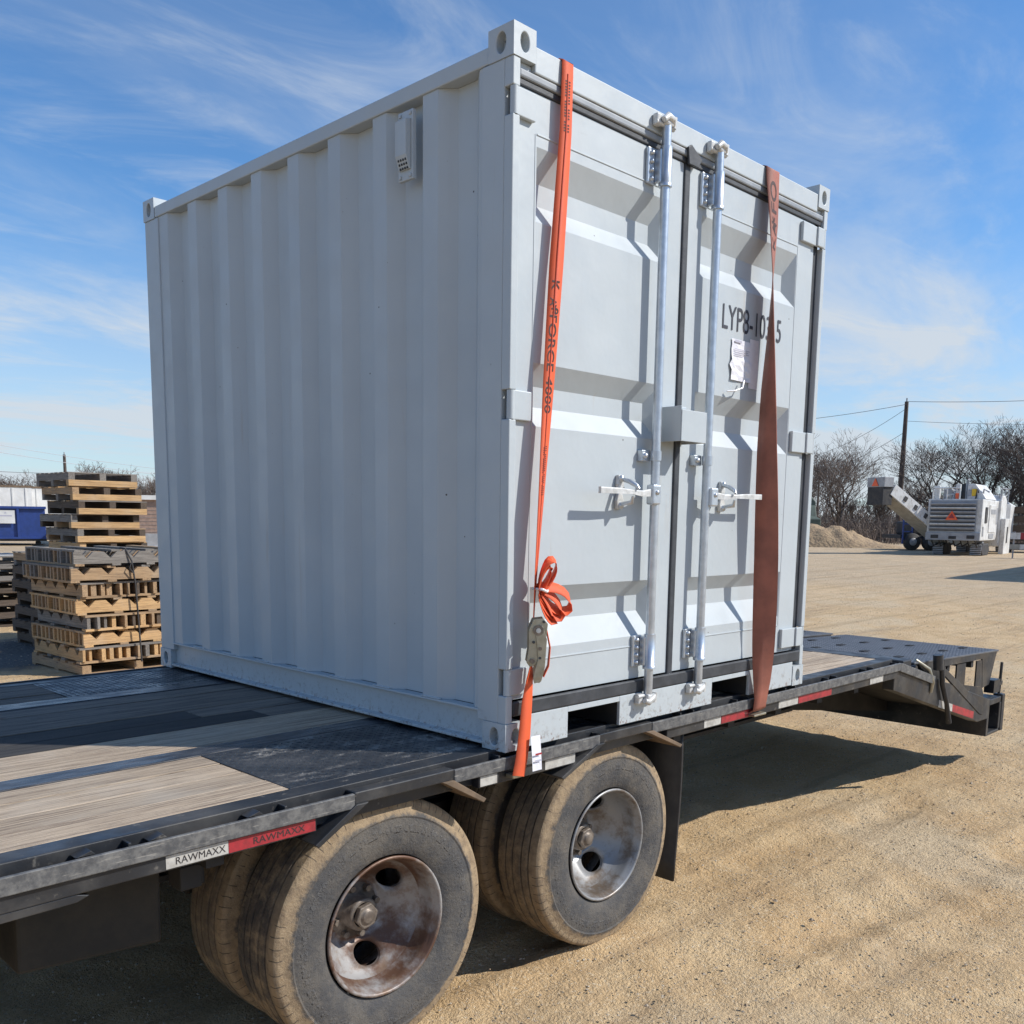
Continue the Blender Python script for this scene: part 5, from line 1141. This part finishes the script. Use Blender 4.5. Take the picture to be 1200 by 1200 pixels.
MB().tube([(1.05, 3.3, 2.85), (1.05, 4.7, 2.85)], .025, 7).build('handrail', 'machine_grey', MM)
for (y0, y1, z0, z1) in ((.25, .45, .8, 1.2), (2.65, 2.95, 1.3, 2.0), (1.5, 2.4, .70, .90)): mb_('side_panel', 'machine_grey', 1.001, 1.02, y0, y1, z0, z1, par=bd)
for (x0, x1, z0, z1) in ((-.9, -.6, .70, .84), (.5, .8, .70, .84), (-.2, .1, .68, .80)): mb_('tail_light', 'machine_dark', x0, x1, -.11, -.091, z0, z1, par=fr)
# conveyor boom swung to the left
P0, P1_ = Vector((-.95, 1.2, .82)), Vector((-2.55, -1.3, 2.66)); ax = (P1_ - P0); ln = ax.length; ax.normalize(); sd_ = Vector((-ax.y, ax.x, 0)).normalized(); up_ = sd_.cross(ax) * 1.0
if up_.z < 0: up_ = -up_
def boom(a0, a1, s0, s1, u0, u1):
    v_ = [P0 + ax * a + sd_ * s + up_ * u for a in (a0, a1) for s in (s0, s1) for u in (u0, u1)]
    return MB().add(v_, [(0, 1, 3, 2), (4, 6, 7, 5), (0, 4, 5, 1), (2, 3, 7, 6), (0, 2, 6, 4), (1, 5, 7, 3)])
cv = boom(-.3, ln, -.50, -.42, -.22, .26).build('conveyor', 'machine_white', MM, bevel=.01); boom(-.3, ln, .42, .50, -.22, .26).build('conveyor_side', 'machine_white', cv, bevel=.01)
boom(-.3, ln + .05, -.415, .415, -.25, -.20).build('conveyor_belt', 'machine_belt', cv); boom(.6, ln - .1, -.44, .44, .262, .30).build('conveyor_cover', 'machine_grey', cv)
for a in (.7, 1.35, 2.0, 2.65): boom(a, a + .16, .501, .53, -.05, .14).build('conveyor_bracket', 'machine_dark', cv); boom(a, a + .16, -.53, -.501, -.05, .14).build('conveyor_bracket', 'machine_dark', cv)
tipc = P1_ + ax * .18
for (dz0, dz1, mt, nm, e) in ((.02, .42, 'machine_grey', 'conveyor_hood', .52), (-.72, .018, 'machine_dark', 'rubber_flap', .47)):
    v_ = [tipc + sd_ * s * e + Vector((ax.x, ax.y, 0)).normalized() * q + Vector((0, 0, z_)) for q in (-.15, .33) for s in (-1, 1) for z_ in (dz0, dz1)]
    MB().add(v_, [(0, 1, 3, 2), (4, 6, 7, 5), (0, 4, 5, 1), (2, 3, 7, 6), (0, 2, 6, 4), (1, 5, 7, 3)]).build(nm, mt, cv, bevel=.01)
fwd = Vector((ax.x, ax.y, 0)).normalized(); c0 = tipc + fwd * .345 + Vector((0, 0, .06))
MB().add([c0 - sd_ * .2, c0 + sd_ * .2, c0 + Vector((0, 0, .32))] + [q + fwd * .02 for q in (c0 - sd_ * .2, c0 + sd_ * .2, c0 + Vector((0, 0, .32)))], [(0, 1, 2), (5, 4, 3), (0, 3, 4, 1), (1, 4, 5, 2), (2, 5, 3, 0)]).build('warning_triangle', 'warning_orange', cv)
# trailer with blue ladder rack behind the conveyor
p = at(68.3, 50)
T = thing('equipment_trailer', 'dark equipment trailer with blue ladder rack behind the raised conveyor', 'trailer', p, R(-40), local=True)
MB().box(-1.3, 1.9, -.9, .9, .55, .72).build('bed', 'machine_dark', T); MB().box(-.7, .7, -.8, .8, .72, 1.35).build('tank', 'machine_dark', T, bevel=.1); MB().box(1.0, 1.5, -.95, -.5, .72, 1.0).build('locker', 'machine_white', T)
for x in (-.75, .15): 
    w_ = MB().lathe([(.0, -.13), (.17, -.13), (.19, -.10), (.36, -.12), (.40, -.08), (.40, .08), (.36, .12), (.0, .12)], x, -.95, .40, 24).build('wheel', 'machine_dark', T, fix=False); MB().lathe([(.0, -.02), (.16, -.02), (.18, 0)], x, -1.085, .40, 16).build('rim', 'machine_grey', w_, fix=False)
for x in (-1.25, -.80): MB().box(x, x + .05, -1.0, -.93, .3, 1.75).build('ladder_rail', 'blue_paint', T)
for k in range(4): MB().box(-1.20, -.80, -.985, -.945, .5 + k * .35, .55 + k * .35).build('ladder_rung', 'blue_paint', T)
# things at the right margin
p = at(74.0, 50); T = thing('lumber_stack', 'stack of brown timbers behind the milling machine', 'timber stack', p, R(-74), local=True)
for i in range(5):
    for j in range(4): MB().box(-1.2, 1.6, j * .30, j * .30 + .26, .1 + i * .42, .1 + i * .42 + .30).build('timber', 'pallet_dark', T, bevel=.01)
p = at(73.4, 42.5); T = thing('barricade', 'red and white striped barricade at the rear of the milling machine', 'barricade', p, R(-74), local=True)
for k in range(5): MB().box(-.4 + k * .35, -.052 + k * .35, -.02, .02, .75, 1.0).build('stripe', 'tape_red' if k % 2 else 'machine_white', T); MB().box(-.4 + k * .35, -.052 + k * .35, -.02, .02, .35, .55).build('stripe', 'machine_white' if k % 2 else 'machine_belt', T)
for x in (-.3, 1.2): MB().box(x, x + .06, .021, .06, 0, 1.05).build('post', 'machine_grey', T)
p = at(61.3, 56); T = thing('covered_truck', 'truck under dark green canvas at the edge of the container', 'truck', p, R(-45), local=True)
MB().prism([(-1.2, .9), (1.2, .9), (1.2, 2.3), (.8, 2.75), (-.8, 2.75), (-1.2, 2.3)], 'y', -1.4, 3.2).build('canvas', 'olive_canvas', T, bevel=.05); MB().box(-1.15, 1.15, -3.0, 3.2, .55, .899).build('chassis', 'machine_dark', T); MB().prism([(-3.0, .9), (-1.45, .9), (-1.45, 2.1), (-2.0, 2.1), (-2.3, 1.5), (-3.0, 1.4)], 'x', -1.0, 1.0).build('cab', 'olive_canvas', T, bevel=.05)
for y in (-2.3, 1.0, 2.2):
    for x in (-1.1, 1.1): MB().tube([(x - .15, y, .45), (x + .15, y, .45)], .45, 18).build('wheel', 'machine_dark', T)
# parked box trailer beyond the right edge: its shadow falls into the yard
p = Vector((26.6, 3.55, 0)); p.z = gz(p.x, p.y)
T = thing('box_trailer', 'white box trailer parked on the yard right of the milling machine', 'trailer', p, R(4), local=True)
MB().box(0, 9.5, -1.2, 1.2, .85, 3.1).build('body', 'white_siding', T, bevel=.03); MB().box(.2, 9.3, -1.0, 1.0, .6, .849).build('frame', 'machine_dark', T)
for x in (6.5, 7.6):
    for y in (-1.05, 1.05): MB().tube([(x, y - .15, .42), (x, y + .15, .42)], .42, 20).build('wheel', 'machine_dark', T)
MB().box(.5, .62, -.4, -.28, 0, .6).build('landing_leg', 'machine_grey', T); MB().box(.5, .62, .28, .4, 0, .6).build('landing_leg', 'machine_grey', T)
